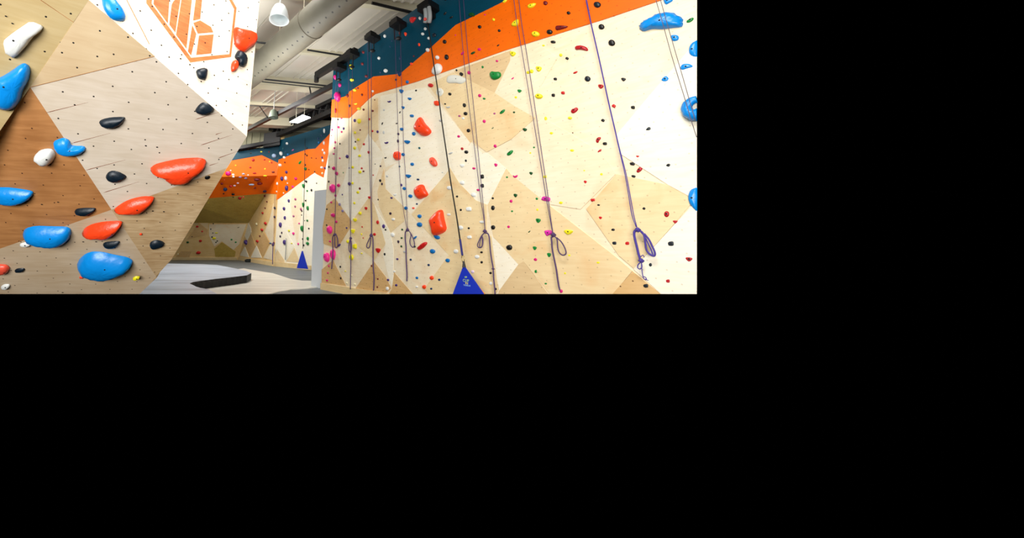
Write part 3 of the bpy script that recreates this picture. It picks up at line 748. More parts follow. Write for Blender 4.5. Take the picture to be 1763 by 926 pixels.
rope('climbing_rope', 'thin twin rope strands crossing the large blue holds at upper right', 'rope', [r8a, r8b], [], group=G, r=.007, off=.34, m=GREYROPE)
rope('climbing_rope', 'thin dark rope on the far blue-topped wall above the small gate', 'rope', [[(525, 238), (524.5, 300), (523, 360), (521.5, 428)]], [], pl=W2, r=.02, off=.2, m=BLK)
rope('climbing_rope', 'knotted thin rope in the corner left of the far wall', 'rope', [[(472.5, 335), (471.5, 380), (470, 418)], [(474.5, 335), (473.5, 380), (471, 418)]], [('knot', (470, 421), .1), ('tail', [(470, 424), (469.5, 440), (469.4, 455)], .03)], pl=W3, r=.014, off=.25, m=ROPE)
rope('climbing_rope', 'short dark rope end on the pale diamond of far wall', 'rope', [[(492.5, 410), (492, 430), (491, 447)]], [], pl=W2, r=.025, off=.12, m=STRAP)

# belay gates
GB = simple('royal blue banner fabric', (10, 44, 178), .6, var=.05)
def gate_text(s_, c, ux, uy, nn, h, m, root, nm):
    cu = bpy.data.curves.new(nm, 'FONT'); cu.body = s_; cu.size = h; cu.align_x = 'CENTER'; cu.extrude = .0015
    tmp = bpy.data.objects.new(nm, cu); COL.objects.link(tmp); bpy.context.view_layer.update()
    me = bpy.data.meshes.new_from_object(tmp.evaluated_get(bpy.context.evaluated_depsgraph_get()))
    bpy.data.objects.remove(tmp, do_unlink=True)
    o = bpy.data.objects.new(nm, me); COL.objects.link(o); me.materials.clear(); me.materials.append(m)
    o.parent = root; R = Matrix((ux, uy, nn)).transposed().to_4x4(); R.translation = c - root.location
    o.matrix_local = R; return o
GP = Plane(W1.at(799, 500, .45), W1.n)
apex = GP.at(799, 459)
root = thing('belay_gate', 'large blue triangular belay gate with yellow lettering, clipped to strap', 'belay gate', apex)
aa = Acc(); aa.slab(GP, [(797.5, 459), (800.5, 459), (833.2, 506), (780, 506)], GB, .012, -.012)
aa.build('banner', parent=root, origin=apex)
aa = Acc(); aa.tube([GP.at(806, 472, -.16), GP.at(834.5, 506, -.16)], .014, simple('orange webbing', (236, 150, 40), .6), 6); aa.build('orange_strap', parent=root, origin=GP.at(806, 472, -.16))
aa = Acc(); aa.tube([GP.at(798, 449.5), GP.at(798.6, 453), GP.at(799, 460)], [.022, .025, .04], BLK, 8); aa.build('webbing_tab', parent=root, origin=GP.at(798, 449.5))
LTX = simple('pale green lettering', (170, 205, 120), .6); YTX = simple('yellow lettering', (232, 214, 60), .6)
ptx = 1 / F * (GP.at(802, 480) - CAM).dot(Vector((0, CT, ST)))
for s_, x, y, h, mm in (('CLIP', 802.3, 485.2, 5.4, LTX), ('IN', 803.6, 489.6, 4.6, YTX), ('TRUBLUE', 804, 492.5, 2.9, simple('pale blue lettering', (150, 190, 220), .6))):
    gate_text(s_, GP.at(x, y, .014), GP.u, GP.v, GP.n, h * ptx * 1.15, mm, root, 'lettering')
aa = Acc(); aa.tube([GP.at(802 + 1.8 * math.cos(j * math.pi / 5), 477 + 1 * math.sin(j * math.pi / 5), .014) for j in range(10)], .006, LTX, 5, closed=True); aa.build('logo_mark', parent=root, origin=GP.at(802, 477))
# the auto-belay strap
spx = [(736.5, 39), (743, 85), (753, 150), (760, 205), (768.5, 262), (777, 320), (786, 372), (792, 412)]
s0 = W1.at(*spx[0], .3); aa = Acc()
aa.tube([W1.at(x, y, .3 + .15 * (y - 39) / 400) for x, y in spx], .016, simple('black lanyard webbing', (24, 22, 20), .7), 6)
o = aa.build('belay_lanyard', smooth=True, origin=s0); tag(o, 'straight black belay strap from auto belay down to blue gate', 'strap')
aa = Acc(); aa.tube([W1.at(792, 412, .43), W1.at(796, 439.5, .45)], .024, simple('navy lanyard sleeve', (34, 32, 110), .7), 8); ob = aa.build('sleeve', parent=o, origin=W1.at(792, 412, .43)); ob['label'] = 'navy blue end sleeve'
aa = Acc(); c = W1.at(797.3, 445.3, .45)
aa.tube([c + GP.u * .035 * math.cos(j * math.pi / 6) + GP.v * .07 * math.sin(j * math.pi / 6) for j in range(12)], .009, simple('brass carabiner', (190, 170, 110), .3, metal=.8), 6, closed=True); ob = aa.build('carabiner', parent=o, smooth=True, origin=c)
# far gate
g2 = Plane(W2.at(521, 462, .8), W2.n)
aa = Acc(); aa.slab(g2, [(520.2, 432), (521, 432), (530, 463), (511.5, 461.5)], GB, .03, -.03)
o = aa.build('belay_gate', origin=g2.at(520.5, 432)); tag(o, 'small plain blue triangular belay gate at the far wall foot', 'belay gate')
# dark bag at the corner wall foot
aa = Acc(); q = at_z(433.5, 451.3) 
for dx, rr in ((-.33, .16), (0, .2), (.35, .17)): aa.ball(q + Vector((dx, 0, .12)), rr * 1.2, simple('black bag cloth', (18, 22, 18), .8), (1.5, .9, .75), 10)
o = aa.build('gear_bag', smooth=True, origin=q); tag(o, 'low black heap of bags lying at foot of far corner wall', 'bag')

# ------------------------------------------------------------------- holds
rnd = random.Random(11)
OUT = dict(
    d=[(-.5, .05), (-.05, -.5), (.5, -.12), (.18, .5)],
    b=[(-.5, -.32), (.42, -.5), (.5, .3), (.3, .5), (-.4, .45)],
    t=[(-.5, -.38), (0, -.5), (.5, -.3), (.4, .12), (.06, .5), (-.24, .28)],
    c=[(-.5, -.35), (-.22, -.02), (.12, 0), (.5, -.5), (.42, .2), (0, .5), (-.36, .32)],
    r=[(-.5, .32), (-.2, -.12), (.3, -.5), (.5, -.35), (.22, .2), (-.25, .5)])
def outline(kind, x, y, w_, h_):
    if kind == 'o':
        n = 10; ph = rnd.random(); return [(x + w_ / 2 * math.cos(2 * math.pi * (i + ph) / n) * rnd.uniform(.93, 1.05), y + h_ / 2 * math.sin(2 * math.pi * (i + ph) / n) * rnd.uniform(.93, 1.05)) for i in range(n)]
    pts = [(x + a_ * w_ * rnd.uniform(.95, 1.08), y + b_ * h_ * rnd.uniform(.95, 1.08)) for a_, b_ in OUT[kind]]
    return chaikin(pts, .22) if kind in 'db' else chaikin(pts, .28)
def chaikin(p, k=.25):
    out = []
    for i in range(len(p)):
        a_, b_ = p[i], p[(i + 1) % len(p)]
        out += [(a_[0] + (b_[0] - a_[0]) * k, a_[1] + (b_[1] - a_[1]) * k), (b_[0] + (a_[0] - b_[0]) * k, b_[1] + (a_[1] - b_[1]) * k)]
    return out
LV = dict(round=[(1, 0), (1.0, .25), (.9, .62), (.7, .87), (.4, 1.0)], flat=[(1, 0), (.97, .4), (.8, .85), (.55, 1.0)], vol=[(1, 0), (.99, .18), (.92, .5), (.76, .8), (.5, .97), (.22, 1.02)])
def hold_geo(pl, poly, lv, hk, off0=0.0, shift=(0, 0), lump=0.0):
    """returns verts, faces, centre and top point of a moulded hold on a wall plane"""
    poly = clip(poly)
    if len(poly) < 3: return None
    base = [pl.at(x, y) for x, y in poly]; c = sum(base, Vector()) / len(base); A = 0
    for i in range(len(base)): A += (base[i] - c).cross(base[(i + 1) % len(base)] - c).dot(pl.n) / 2
    if A < 0: poly = poly[::-1]
    H = hk * math.sqrt(abs(A)); base = [pl.at(x, y, H * .45) - pl.n * H * .45 for x, y in poly]
    vc = (c - CAM).normalized(); g = abs(vc.dot(pl.n))      # slimmer footprint where seen at a slant, the bulge fills the rest
    c = sum(base, Vector()) / len(base)
    tang = (vc - pl.n * vc.dot(pl.n)); k = max(.8, min(1, g * 1.35)) if lv != 'vol' else max(.86, min(1, g * 1.4))
    if tang.length > 1e-4:
        tang.normalize(); base = [c + (q - c) - tang * (q - c).dot(tang) * (1 - k) for q in base]
    n = len(base); vs = []; sx, sy = shift
    cc = c + pl.u * sx * H + pl.v * sy * H
    for j, (s_, h_) in enumerate(LV[lv]):
        cj = c.lerp(cc, h_)
        for i, q in enumerate(base):
            wob = 1 + lump * math.sin(i * 2.3 + j * 1.7) * (h_ > .1)
            vs.append(cj + (q - c) * s_ * wob + pl.n * (H * h_ * wob + off0))
    vs.append(cc + pl.n * (H * 1.02 + off0)); L_ = len(LV[lv]); fs = []
    for j in range(L_ - 1):
        for i in range(n): fs.append((j * n + i, j * n + (i + 1) % n, (j + 1) * n + (i + 1) % n, (j + 1) * n + i))
    for i in range(n): fs.append(((L_ - 1) * n + i, (L_ - 1) * n + (i + 1) % n, len(vs) - 1))
    return vs, fs, c + pl.n * off0, vs[-1], H
ORD = ['first', 'second', 'third', 'fourth', 'fifth', 'sixth', 'seventh', 'eighth', 'ninth', 'tenth', 'eleventh', 'twelfth', 'thirteenth', 'fourteenth', 'fifteenth',
       'sixteenth', 'seventeenth', 'eighteenth', 'nineteenth', 'twentieth', 'twenty-first', 'twenty-second', 'twenty-third', 'twenty-fourth', 'twenty-fifth', 'twenty-sixth', 'twenty-seventh', 'twenty-eighth', 'twenty-ninth', 'thirtieth', 'thirty-first', 'thirty-second', 'thirty-third', 'thirty-fourth']
HOLDS = []     # plane key, px poly, colour, x, y, w, h, kind
def H(x0, y0, s_, pk, data):
    for line in data.strip().split(';'):
        line = line.strip()
        if not line: continue
        f_ = line.split(); x, y, w_, h_ = [float(v) for v in f_[:4]]; col = f_[4]; kd = f_[5] if len(f_) > 5 else 'o'
        X, Y, W_, H_ = x0 + x / s_, y0 + y / s_, w_ / s_, h_ / s_
        HOLDS.append(dict(pk=pk, poly=outline(kd, X, Y, W_, H_), col=col, x=X, y=Y, w=W_, h=H_, kind=kd))
def HP(x0, y0, s_, pk, col, pts, **k):
    pp = tp(x0, y0, s_, pts); xs = [p[0] for p in pp]; ys = [p[1] for p in pp]
    HOLDS.append(dict(pk=pk, poly=chaikin(pp, .25), col=col, x=sum(xs) / len(xs), y=sum(ys) / len(ys), w=max(xs) - min(xs), h=max(ys) - min(ys), kind='p', **k))
H(550,0,S10,'W1','''1170 650 50 60 white;1540 615 55 75 ored t;1440 600 40 60 maroon;1265 835 30 30 navy;1300 735 30 30 navy''')
HP(550,0,S10,'W1','red',[(1600,340),(1640,300),(1740,310),(1720,350),(1665,415),(1615,400)])
H(550,85,S10,'W1','''1065 160 55 55 white;1185 385 80 65 white;570 315 70 90 yellow t;583 550 75 50 yellow;770 262 50 50 maroon;785 55 50 50 maroon;840 483 60 45 maroon;285 500 60 90 magenta;365 640 60 70 magenta;
320 850 110 170 magenta;500 830 45 60 maroon;690 697 40 35 maroon;632 730 70 45 yellow;763 815 40 45 maroon;957 750 40 45 white;1095 413 40 35 navy;1425 440 90 100 navy t;1370 545 40 40 dpurple;1572 585 60 60 blue;
1455 750 85 75 blue t;1722 735 35 30 black;1605 885 85 50 blue t;1645 262 50 50 ored;985 903 22 25 maroon;1690 125 30 28 maroon;1440 160 30 60 navy''')
H(550,170,S10,'W1','''1243 50 80 40 purple c;1488 160 70 55 blue t;1435 243 28 45 black r;1645 305 75 50 blue b;1375 440 40 30 black c;1120 443 32 50 black r;1465 543 65 55 blue b;1405 630 40 45 dpurple;1680 625 65 65 blue;1400 755 35 60 dpurple;
1560 775 120 70 blue t;1035 590 40 50 purple;1190 785 85 45 purple c;945 577 35 40 red;790 812 45 40 red;725 557 30 30 maroon;887 367 40 50 red t;947 217 45 40 maroon;785 195 40 40 maroon;540 130 40 50 dpurple;650 95 75 35 yellow c;
705 180 75 45 yellow;290 215 35 90 crimson;327 370 30 30 black;390 350 40 25 magenta;627 390 45 60 purple;703 400 75 90 yellow;337 510 40 45 magenta;427 535 40 50 purple t;222 553 30 35 magenta;392 592 35 35 magenta;630 605 50 50 yellow;
687 730 55 50 yellow;640 768 28 35 black;625 880 60 60 yellow;277 777 35 45 magenta;363 803 25 30 black;265 880 40 35 magenta;212 658 20 20 maroon;1145 600 35 60 grey;1150 200 35 35 grey''')
H(550,255,S10,'W1','''875 78 50 55 red t;1375 135 125 160 ored b;1490 115 65 60 blue;1175 172 50 30 black c;712 137 60 50 yellow;490 150 55 65 purple;250 103 40 30 magenta;360 180 30 30 magenta;1652 288 70 60 blue;1428 327 35 30 teal;
1088 322 30 35 dpurple;993 285 20 20 black;587 340 60 50 yellow;752 360 40 35 red;785 413 40 30 maroon;718 425 65 55 yellow;248 360 60 65 magenta;300 453 60 65 magenta;530 357 25 30 purple;423 438 20 20 green;167 335 25 40 black;
1580 503 110 70 blue t;958 483 25 25 red;1083 580 40 55 black;1115 640 35 50 dpurple;163 597 25 40 black;1462 660 35 50 purple;1512 722 65 60 blue;530 637 55 65 purple;587 625 45 50 yellow;335 665 60 65 magenta;225 720 110 155 pink;
718 722 40 45 maroon;683 790 60 50 yellow;1620 858 75 65 blue;283 848 40 50 magenta;408 830 25 30 purple;887 885 55 50 red t;1285 890 50 35 purple;1345 830 60 45 white c;1205 500 40 40 grey''')
H(550,340,S10,'W1','''207 87 40 40 magenta;357 123 45 55 lavender;620 100 45 45 yellow;1048 37 25 30 black;1540 190 65 65 blue;1675 190 50 35 coral;1738 115 35 35 navy;827 197 60 60 red t;130 210 30 30 black;410 240 50 50 lavender;
720 283 65 60 yellow;1265 287 45 50 dpurple;1315 390 65 50 white;237 317 85 75 magenta;630 405 85 75 yellow t;295 433 50 50 magenta;1037 443 50 70 red;1143 515 55 75 purple;1180 577 35 35 black;127 493 30 30 black;483 543 35 35 purple;
762 525 30 30 red;1475 573 35 35 dgreen;172 580 100 150 pink;590 605 90 90 yellow t;980 660 55 55 red;1303 665 70 80 white;750 655 30 40 yellow;780 722 25 25 red;1465 723 35 35 dgreen;1405 793 40 60 dpurple t;1705 715 70 60 blue r;
185 783 45 40 magenta;345 855 70 60 purple r;500 785 50 60 yellow;625 870 80 100 yellow b;1460 873 35 40 dgreen;1697 875 40 40 dgreen''')
H(550,420,S10,'W1','''120 243 110 180 pink;232 190 90 190 pink;1040 120 100 95 red t;1163 183 35 50 black;565 240 85 100 yellow;1388 270 40 40 purple;1627 280 40 40 navy;370 408 30 40 black;165 395 35 40 magenta;150 518 35 35 magenta;
133 650 40 40 magenta;380 613 30 45 black;930 392 35 35 maroon;1042 625 35 35 maroon;1033 770 35 35 maroon;1222 643 40 45 purple;1370 737 50 45 purple;1210 797 60 70 white;1335 490 40 35 white;460 487 40 20 yellow;482 697 40 30 cream;
628 720 40 35 cream;570 560 30 30 cream;750 168 40 25 yellow;1738 605 45 45 blue;1735 765 45 35 white;1515 140 40 40 grey''')
H(710,0,S10,'W1','''590 245 65 60 black r;700 315 75 50 black r;595 0 45 30 black;140 330 50 60 white;235 518 55 55 white;188 610 60 50 white;298 688 55 50 white;395 632 75 70 bblack;125 800 40 60 ored;577 748 70 75 black;775 632 25 25 magenta;
275 895 70 70 white;1205 485 65 60 black;1555 552 50 50 black;1535 815 50 40 black r;1200 885 65 50 magenta;1455 355 50 50 yellow;1300 268 35 25 magenta;1060 265 110 70 dgreen b;1655 25 90 70 yellow r''')
H(710,85,S10,'W1','''447 148 75 70 white;613 142 75 95 black;900 72 65 70 magenta r;1085 68 90 55 dgreen r;1510 208 45 40 magenta;1252 315 40 45 green;;787 373 35 35 black;867 443 80 80 black d;1008 415 60 65 magenta;
320 643 95 70 red;62 733 40 30 black r;665 797 60 50 black;1200 825 60 60 magenta;1280 880 50 35 green;1150 115 30 30 ored''')
HP(710,85,S10,'W1','white',[(345,380),(390,290),(440,245),(500,260),(530,320),(510,400),(450,440),(380,455),(345,430)])
HP(710,85,S10,'W1','green',[(1375,420),(1410,385),(1480,400),(1560,395),(1580,460),(1545,510),(1450,548),(1400,520),(1370,460)])
HC['pale'] = (224, 224, 212)
HP(710,85,S10,'W1','pale',[(610,480),(700,450),(780,455),(850,470),(960,520),(940,580),(860,620),(780,600),(600,605)],flat=True)
HP(710,85,S10,'W1','pale',[(430,700),(500,680),(560,740),(540,800),(490,850),(420,800)],flat=True)
H(710,170,S10,'W1','''425 78 95 90 ored b;583 93 35 28 black;925 115 60 75 black;945 265 70 65 black;838 308 45 35 mauve;1467 267 50 40 mauve;1605 233 110 95 green r;1283 405 60 65 magenta;998 568 65 65 black;1435 527 55 35 dgreen r;
825 672 50 45 magenta;887 892 50 50 crimson;1478 845 60 60 magenta;122 880 40 40 teal;505 390 60 45 grey;635 150 80 40 grey c;905 350 50 40 white''')
HP(710,170,S10,'W1','ored',[(120,310),(60,390),(0,520),(60,590),(130,650),(190,665),(270,645),(325,580),(270,500),(200,430),(160,350)])
H(710,255,S10,'W1','''960 70 70 60 black;953 225 38 45 black;885 315 90 65 white t;1097 362 60 40 magenta;1487 303 65 65 magenta t;1243 505 65 80 black b;1243 670 65 70 black b;1170 747 55 40 magenta b;98 560 50 35 navy;655 712 85 75 white;
885 615 80 70 white b;1090 835 90 85 white;798 865 45 40 black;1437 898 50 45 black;1692 522 50 40 green;535 435 30 20 grey;680 90 90 45 grey r''')
HP(710,255,S10,'W1','coral',[(340,150),(290,190),(300,250),(330,300),(375,335),(440,315),(430,240),(390,180)])
HP(710,255,S10,'W1','ored',[(150,640),(90,665),(20,720),(15,800),(50,880),(100,915),(160,895),(260,850),(265,810),(215,730),(190,660)])
H(710,340,S10,'W1','''125 335 80 70 blue;122 485 100 85 blue;648 305 75 45 white;865 222 42 45 black;1003 207 100 80 white b;1437 187 70 90 black;1440 535 80 85 black;1007 550 45 40 black;860 540 90 80 white;1235 437 85 55 white b;1720 525 55 55 magenta;
1015 708 90 65 white b''')
HP(710,340,S10,'W1','blue',[(365,670),(410,668),(490,690),(495,735),(450,752),(400,735)])
HP(710,340,S10,'W1','ored',[(480,210),(430,240),(360,310),(285,390),(290,460),(325,560),(340,670),(370,690),(450,665),(550,620),(590,560),(570,470),(545,380),(525,230)])
HP(710,340,S10,'W1','red',[(75,900),(180,805),(235,788),(260,810),(240,850),(180,910),(110,945),(80,925)])
H(710,420,S10,'W1','''353 133 95 85 blue;628 297 80 75 blue;287 375 42 42 navy;343 608 75 80 ored;480 640 50 45 navy;208 770 75 75 ored;337 800 48 40 navy;775 135 90 80 white;1155 230 90 70 white;1235 150 55 40 black;1237 328 50 50 black;
1397 520 55 45 black;1075 497 60 60 lilac;1400 705 60 60 white;1485 805 55 50 black''')
H(870,0,S10,'W1','''720 60 80 75 maroon;1133 238 70 60 black;1645 90 130 105 bblack;543 612 145 95 yellow;793 575 110 85 black;850 748 90 50 black b;680 812 50 30 yellow;1715 478 110 95 black''')
HP(870,0,S10,'W1','yellow',[(395,110),(430,75),(555,52),(540,95),(490,140),(430,155),(400,135)])
HP(870,0,S10,'W1','yellow',[(105,440),(150,385),(230,335),(240,380),(230,450),(190,475),(120,468)])
HP(870,0,S10,'W1','maroon',[(890,470),(960,455),(1125,465),(1110,495),(1010,530),(900,550)])
HP(870,0,S10,'W1','crimson',[(1235,820),(1340,805),(1430,825),(1475,870),(1470,910),(1400,895),(1330,880),(1240,890)])
H(870,85,S10,'W1','''130 85 120 95 yellow t;990 100 55 55 yellow;1100 162 75 60 black d;595 355 120 110 yellow t;410 415 70 60 yellow;470 395 75 75 yellow;890 527 65 50 black b;1250 412 90 50 red r;1467 525 110 95 bblack;1700 665 110 80 red t;
133 520 60 50 magenta r;250 748 90 65 green t;1025 775 70 55 red b;853 817 65 60 black b;190 858 55 45 yellow;595 835 140 90 yellow''')
H(870,170,S10,'W1','''157 245 50 40 dgreen;1152 343 75 50 yellow;720 355 50 75 yellow;345 555 85 60 dgreen t;825 618 70 50 yellow;1203 608 25 22 brown;1740 387 85 65 black d;515 872 50 42 green''')
HP(870,170,S10,'W1','crimson',[(1165,215),(1190,180),(1225,175),(1270,145),(1305,185),(1260,235),(1215,262),(1175,250)])
HP(870,170,S10,'W1','crimson',[(1612,740),(1650,690),(1700,680),(1705,710),(1670,750),(1660,785),(1625,785)])
H(870,255,S10,'W1','''80 85 125 100 green r;450 90 45 40 yellow;1195 45 85 50 yellow;1680 52 80 75 crimson r;180 505 105 70 magenta c;460 455 80 65 dgreen t;710 515 75 60 yellow;1413 405 50 40 yellow;1720 470 65 55 yellow;1430 610 70 65 red t;180 850 85 75 dgreen t''')
H(870,340,S10,'W1','''1565 45 95 60 red b;565 25 55 50 green;105 68 60 65 magenta;122 248 50 42 green;995 97 80 55 yellow;1665 140 90 55 black d;575 220 50 50 yellow;1700 370 80 65 red t;585 418 105 90 green t;1120 625 190 100 yellow t;
430 612 60 50 dgreen r''')
HP(870,340,S10,'W1','fuchsia',[(635,30),(660,-25),(760,-18),(812,10),(800,75),(740,75),(640,50)])
HP(870,340,S10,'W1','fuchsia',[(685,590),(780,575),(835,590),(840,655),(770,680),(735,700),(700,640)])
H(870,420,S10,'W1','''70 65 115 105 black;525 80 85 80 green t;780 200 90 90 green t;540 280 70 60 magenta;625 390 45 45 magenta r;545 490 50 65 green b;725 710 60 40 green;1000 845 65 75 magenta;1145 205 60 45 yellow;1660 335 75 45 yellow;
1070 525 55 45 yellow;1398 48 25 25 brown''')
H(1030,0,S10,'W1','''240 765 125 115 black;1640 360 145 100 green r''')
HP(1030,0,S10,'W1','azure',[(1150,-45),(1160,0),(1180,60),(1215,80),(1270,45),(1330,15),(1335,-45)])
HP(1030,0,S10,'W1','azure',[(725,440),(760,390),(900,320),(1040,240),(1170,215),(1320,205),(1420,275),(1490,300),(1505,350),(1490,390),(1505,430),(1470,465),(1300,480),(1120,505),(960,495),(870,520),(800,545),(740,520),(722,470)],lump=.05)
HP(1030,0,S10,'W1','azure',[(1280,650),(1310,620),(1400,620),(1440,645),(1435,700),(1400,725),(1325,735),(1300,690)])
HP(0,0,1,'W1','azure',[(1185.5,90),(1186,82),(1190,74),(1200,68),(1212,66),(1216,90),(1205,97),(1195,98.5),(1188,95)])
H(1030,85,S10,'W1','''447 540 95 65 black t''')
HP(1030,85,S10,'W1','azure',[(1120,535),(1170,490),(1215,465),(1265,510),(1255,560),(1200,580),(1140,575)])
HP(1030,85,S10,'W1','azure',[(1455,320),(1500,255),(1620,250),(1700,290),(1690,320),(1600,340),(1500,375),(1470,360)])
H(1030,170,S10,'W1','''275 130 85 75 red d;617 153 75 60 black b;115 800 80 55 black b''')
HP(1030,170,S10,'W1','bblack',[(845,555),(905,495),(950,525),(930,570),(850,572)])
H(1030,255,S10,'W1','''705 155 85 45 red t;605 278 90 60 black b;628 510 85 60 black t''')
HP(1030,255,S10,'W1','crimson',[(680,410),(700,370),(740,330),(775,335),(790,375),(760,410),(710,440),(685,430)])
HP(1030,255,S10,'W1','bblack',[(1190,320),(1255,268),(1305,295),(1270,350)])
HP(0,0,1,'W1','azure',[(1184,340),(1186,330),(1192,324),(1200,322),(1215,325),(1215,362),(1200,365),(1193,359),(1186,350)],lump=.03)
H(1030,340,S10,'W1','''683 97 65 50 red d;818 203 85 75 black d;1225 300 105 125 crimson;1232 385 50 50 maroon;1375 440 115 70 crimson t;268 580 85 60 black;290 815 90 70 bblack b;520 820 90 70 red b;1295 825 120 95 bblack b''')
H(1030,420,S10,'W1','''935 375 75 80 bblack;1245 662 90 75 crimson b;1620 280 150 90 crimson t;850 748 105 80 bblack b''')
# ---- far walls
H(420,220,S11,'W4','''330 455 45 25 yellow;475 458 35 30 maroon;130 483 40 30 black;570 530 90 75 lblue;173 612 55 55 crimson;388 605 35 30 crimson;487 640 30 25 yellow;525 662 30 25 crimson;120 752 45 30 crimson;400 780 35 30 yellow;553 840 60 35 maroon;200 860 75 30 crimson''')
H(420,220,S11,'W2','''700 490 60 85 white;815 300 50 50 white;765 565 50 50 white;788 455 30 35 navy;835 508 35 40 blue;930 425 50 40 mauve r;780 657 30 35 maroon;685 710 60 60 white;808 843 50 60 purple;1065 660 70 70 green r;1165 780 60 60 green;
1195 385 30 35 black;1165 500 30 35 black;1197 527 28 38 black;1165 705 35 38 black;1285 573 28 25 maroon;1235 795 30 22 maroon;1372 580 22 25 maroon;1485 565 35 45 purple;1480 150 35 50 navy;1413 205 35 45 navy;1420 280 30 40 blue;
1525 60 30 90 white;1520 290 35 80 white;1500 425 40 50 white;1530 480 40 60 white;1500 625 40 60 white;1480 755 65 45 white;1535 765 30 45 purple;1490 865 40 45 cream;1345 833 30 25 black;740 395 25 40 teal''')
H(330,240,S11,'W4','''690 645 110 85 magenta;740 590 30 25 white;785 670 55 40 white;790 710 50 30 white;980 655 60 30 lblue;1070 675 30 25 white;835 493 30 25 yellow''')
H(330,240,S11,'W4R','''920 720 60 30 lavender;1025 742 60 35 lavender;1240 770 130 50 maroon;1135 862 110 30 lblue;1290 845 110 50 maroon;1395 695 75 28 yellow;875 833 45 30 lilac;812 882 50 30 lilac;620 768 25 20 coral;572 845 60 45 maroon;740 895 70 40 crimson;1440 730 20 20 coral''')
H(330,320,S11,'W4R','''635 75 85 70 navy;605 150 35 25 black;785 165 65 45 black;1200 45 55 28 maroon;1385 110 75 50 dpurple''')
H(330,320,S11,'W4U','''787 213 30 20 black;915 240 75 60 crimson;980 215 40 35 coral;1030 270 55 25 cream;1207 335 55 50 cream;650 320 80 45 green r;770 312 65 45 navy;325 320 45 40 yellow;460 360 70 30 yellow;422 410 40 40 black;495 450 50 30 yellow;812 445 55 40 black r;
395 503 35 35 black;805 510 40 35 green;938 375 40 30 coral;1100 455 70 60 crimson;418 550 40 28 black;440 590 60 18 yellow;550 580 30 20 yellow;350 615 35 22 maroon;735 655 28 25 dgreen;185 600 30 22 maroon;245 655 35 40 red''')
H(330,320,S11,'W4L','''105 775 55 40 red;200 865 40 35 red;410 718 28 22 black;363 820 25 25 black;402 893 25 22 black;470 893 65 22 yellow;885 788 50 20 brown r''')
H(330,320,S11,'W3','''1383 190 30 45 maroon;1427 300 25 28 maroon;1393 420 25 28 maroon;1343 515 32 38 red;1575 420 30 50 black;1572 590 30 50 dpurple;1397 712 45 55 red;1330 835 45 55 red;1230 725 25 50 cream''')
H(420,300,S11,'W2','''720 85 55 85 purple;795 78 45 85 white;985 85 60 55 magenta;630 180 35 60 white;810 265 55 110 purple;928 238 45 45 pink;830 172 25 30 white;620 330 30 35 white;755 358 25 30 white;1130 225 55 90 green t;1180 140 50 50 black t;
1200 315 28 45 green;1280 303 32 55 black;848 505 40 65 purple;975 475 45 45 mauve;758 653 45 70 purple;970 613 35 45 mauve;1168 500 28 32 black;1123 585 45 100 green t;1207 645 42 85 green;1080 663 40 60 mauve;1097 700 28 30 black;1093 773 18 25 black;
773 828 40 70 purple;940 795 40 40 mauve;1200 880 35 45 green;1150 880 15 20 black;1377 170 22 25 black''')
H(420,380,S11,'W2','''687 80 52 100 purple;715 230 25 45 dpurple;688 297 28 45 dpurple;765 410 55 100 purple;935 242 45 55 pink;1045 52 35 30 pink;1097 150 60 115 green;1230 148 32 32 black;1207 340 45 70 green;1203 432 60 62 green;1113 347 28 32 black;1130 465 35 40 black;
1028 440 35 45 pink;852 190 40 40 yellow;903 430 40 25 yellow''')
H(420,380,S11,'W3','''300 292 25 32 maroon;250 390 45 50 red;30 412 45 100 purple;500 425 45 20 blue;568 420 28 35 maroon''')
H(270,400,S11,'W4L','''583 190 55 35 dgreen;825 165 60 45 red;785 390 90 55 red;1047 88 35 25 black;1085 115 75 45 yellow;1148 165 30 25 black;1122 190 32 22 black;1417 138 40 32 green;1497 188 42 28 green;670 80 25 22 black;403 415 30 25 cream''')

PL = dict(W1=W1, W2=W2, W3=W3, W4=pT, W4R=W4R, W4U=W4U, W4L=W4L)
OFF0 = dict(W1=.004, W2=.01, W3=.02, W4=.005, W4R=0, W4U=0, W4L=.01)
RX = [576, 604, 641, 702, None, 836, 953, 1099, 1252]
RN = ['the leftmost rope', 'the second rope', 'the third rope', 'the fourth rope', 'the black strap', 'the fifth rope', 'the sixth rope', 'the seventh rope', 'the twin right strands']
def strip(x, y):
    xs = []
    for k in RX:
        xs.append(736.5 + (y - 39) * 60 / 401 if k is None else 600 + (k - 600) * (y + 1800) / 2217)
    return sum(1 for v in xs if x > v)
def inpoly(x, y, poly):
    c = False
    for i in range(len(poly)):
        (x0, y0), (x1, y1) = poly[i], poly[i - 1]
        if (y0 > y) != (y1 > y) and x < (x1 - x0) * (y - y0) / (y1 - y0) + x0: c = not c
    return c
groups = {}
for h in HOLDS:
    h['size'] = math.sqrt(max(1, h['w'] * h['h']))
    if h['pk'] == 'W1':
        s_ = strip(h['x'], h['y'])
        h['where'] = 'left of the leftmost rope' if s_ == 0 else ('right of the twin right strands' if s_ == 9 else 'between %s and %s' % (RN[s_ - 1], RN[s_].replace('the ', '')))
    else:
        h['where'] = {'W2': 'on the far blue-topped wall', 'W3': 'on the far corner wall', 'W4': "on the far orange wall top", 'W4R': "under the far orange overhang", 'W4U': "on the far olive slope", 'W4L': "on the far wall bottom"}[h['pk']]
    h['cn'] = HN.get(h['col'], h['col'])
    groups.setdefault((h['where'], h['cn']), []).append(h)
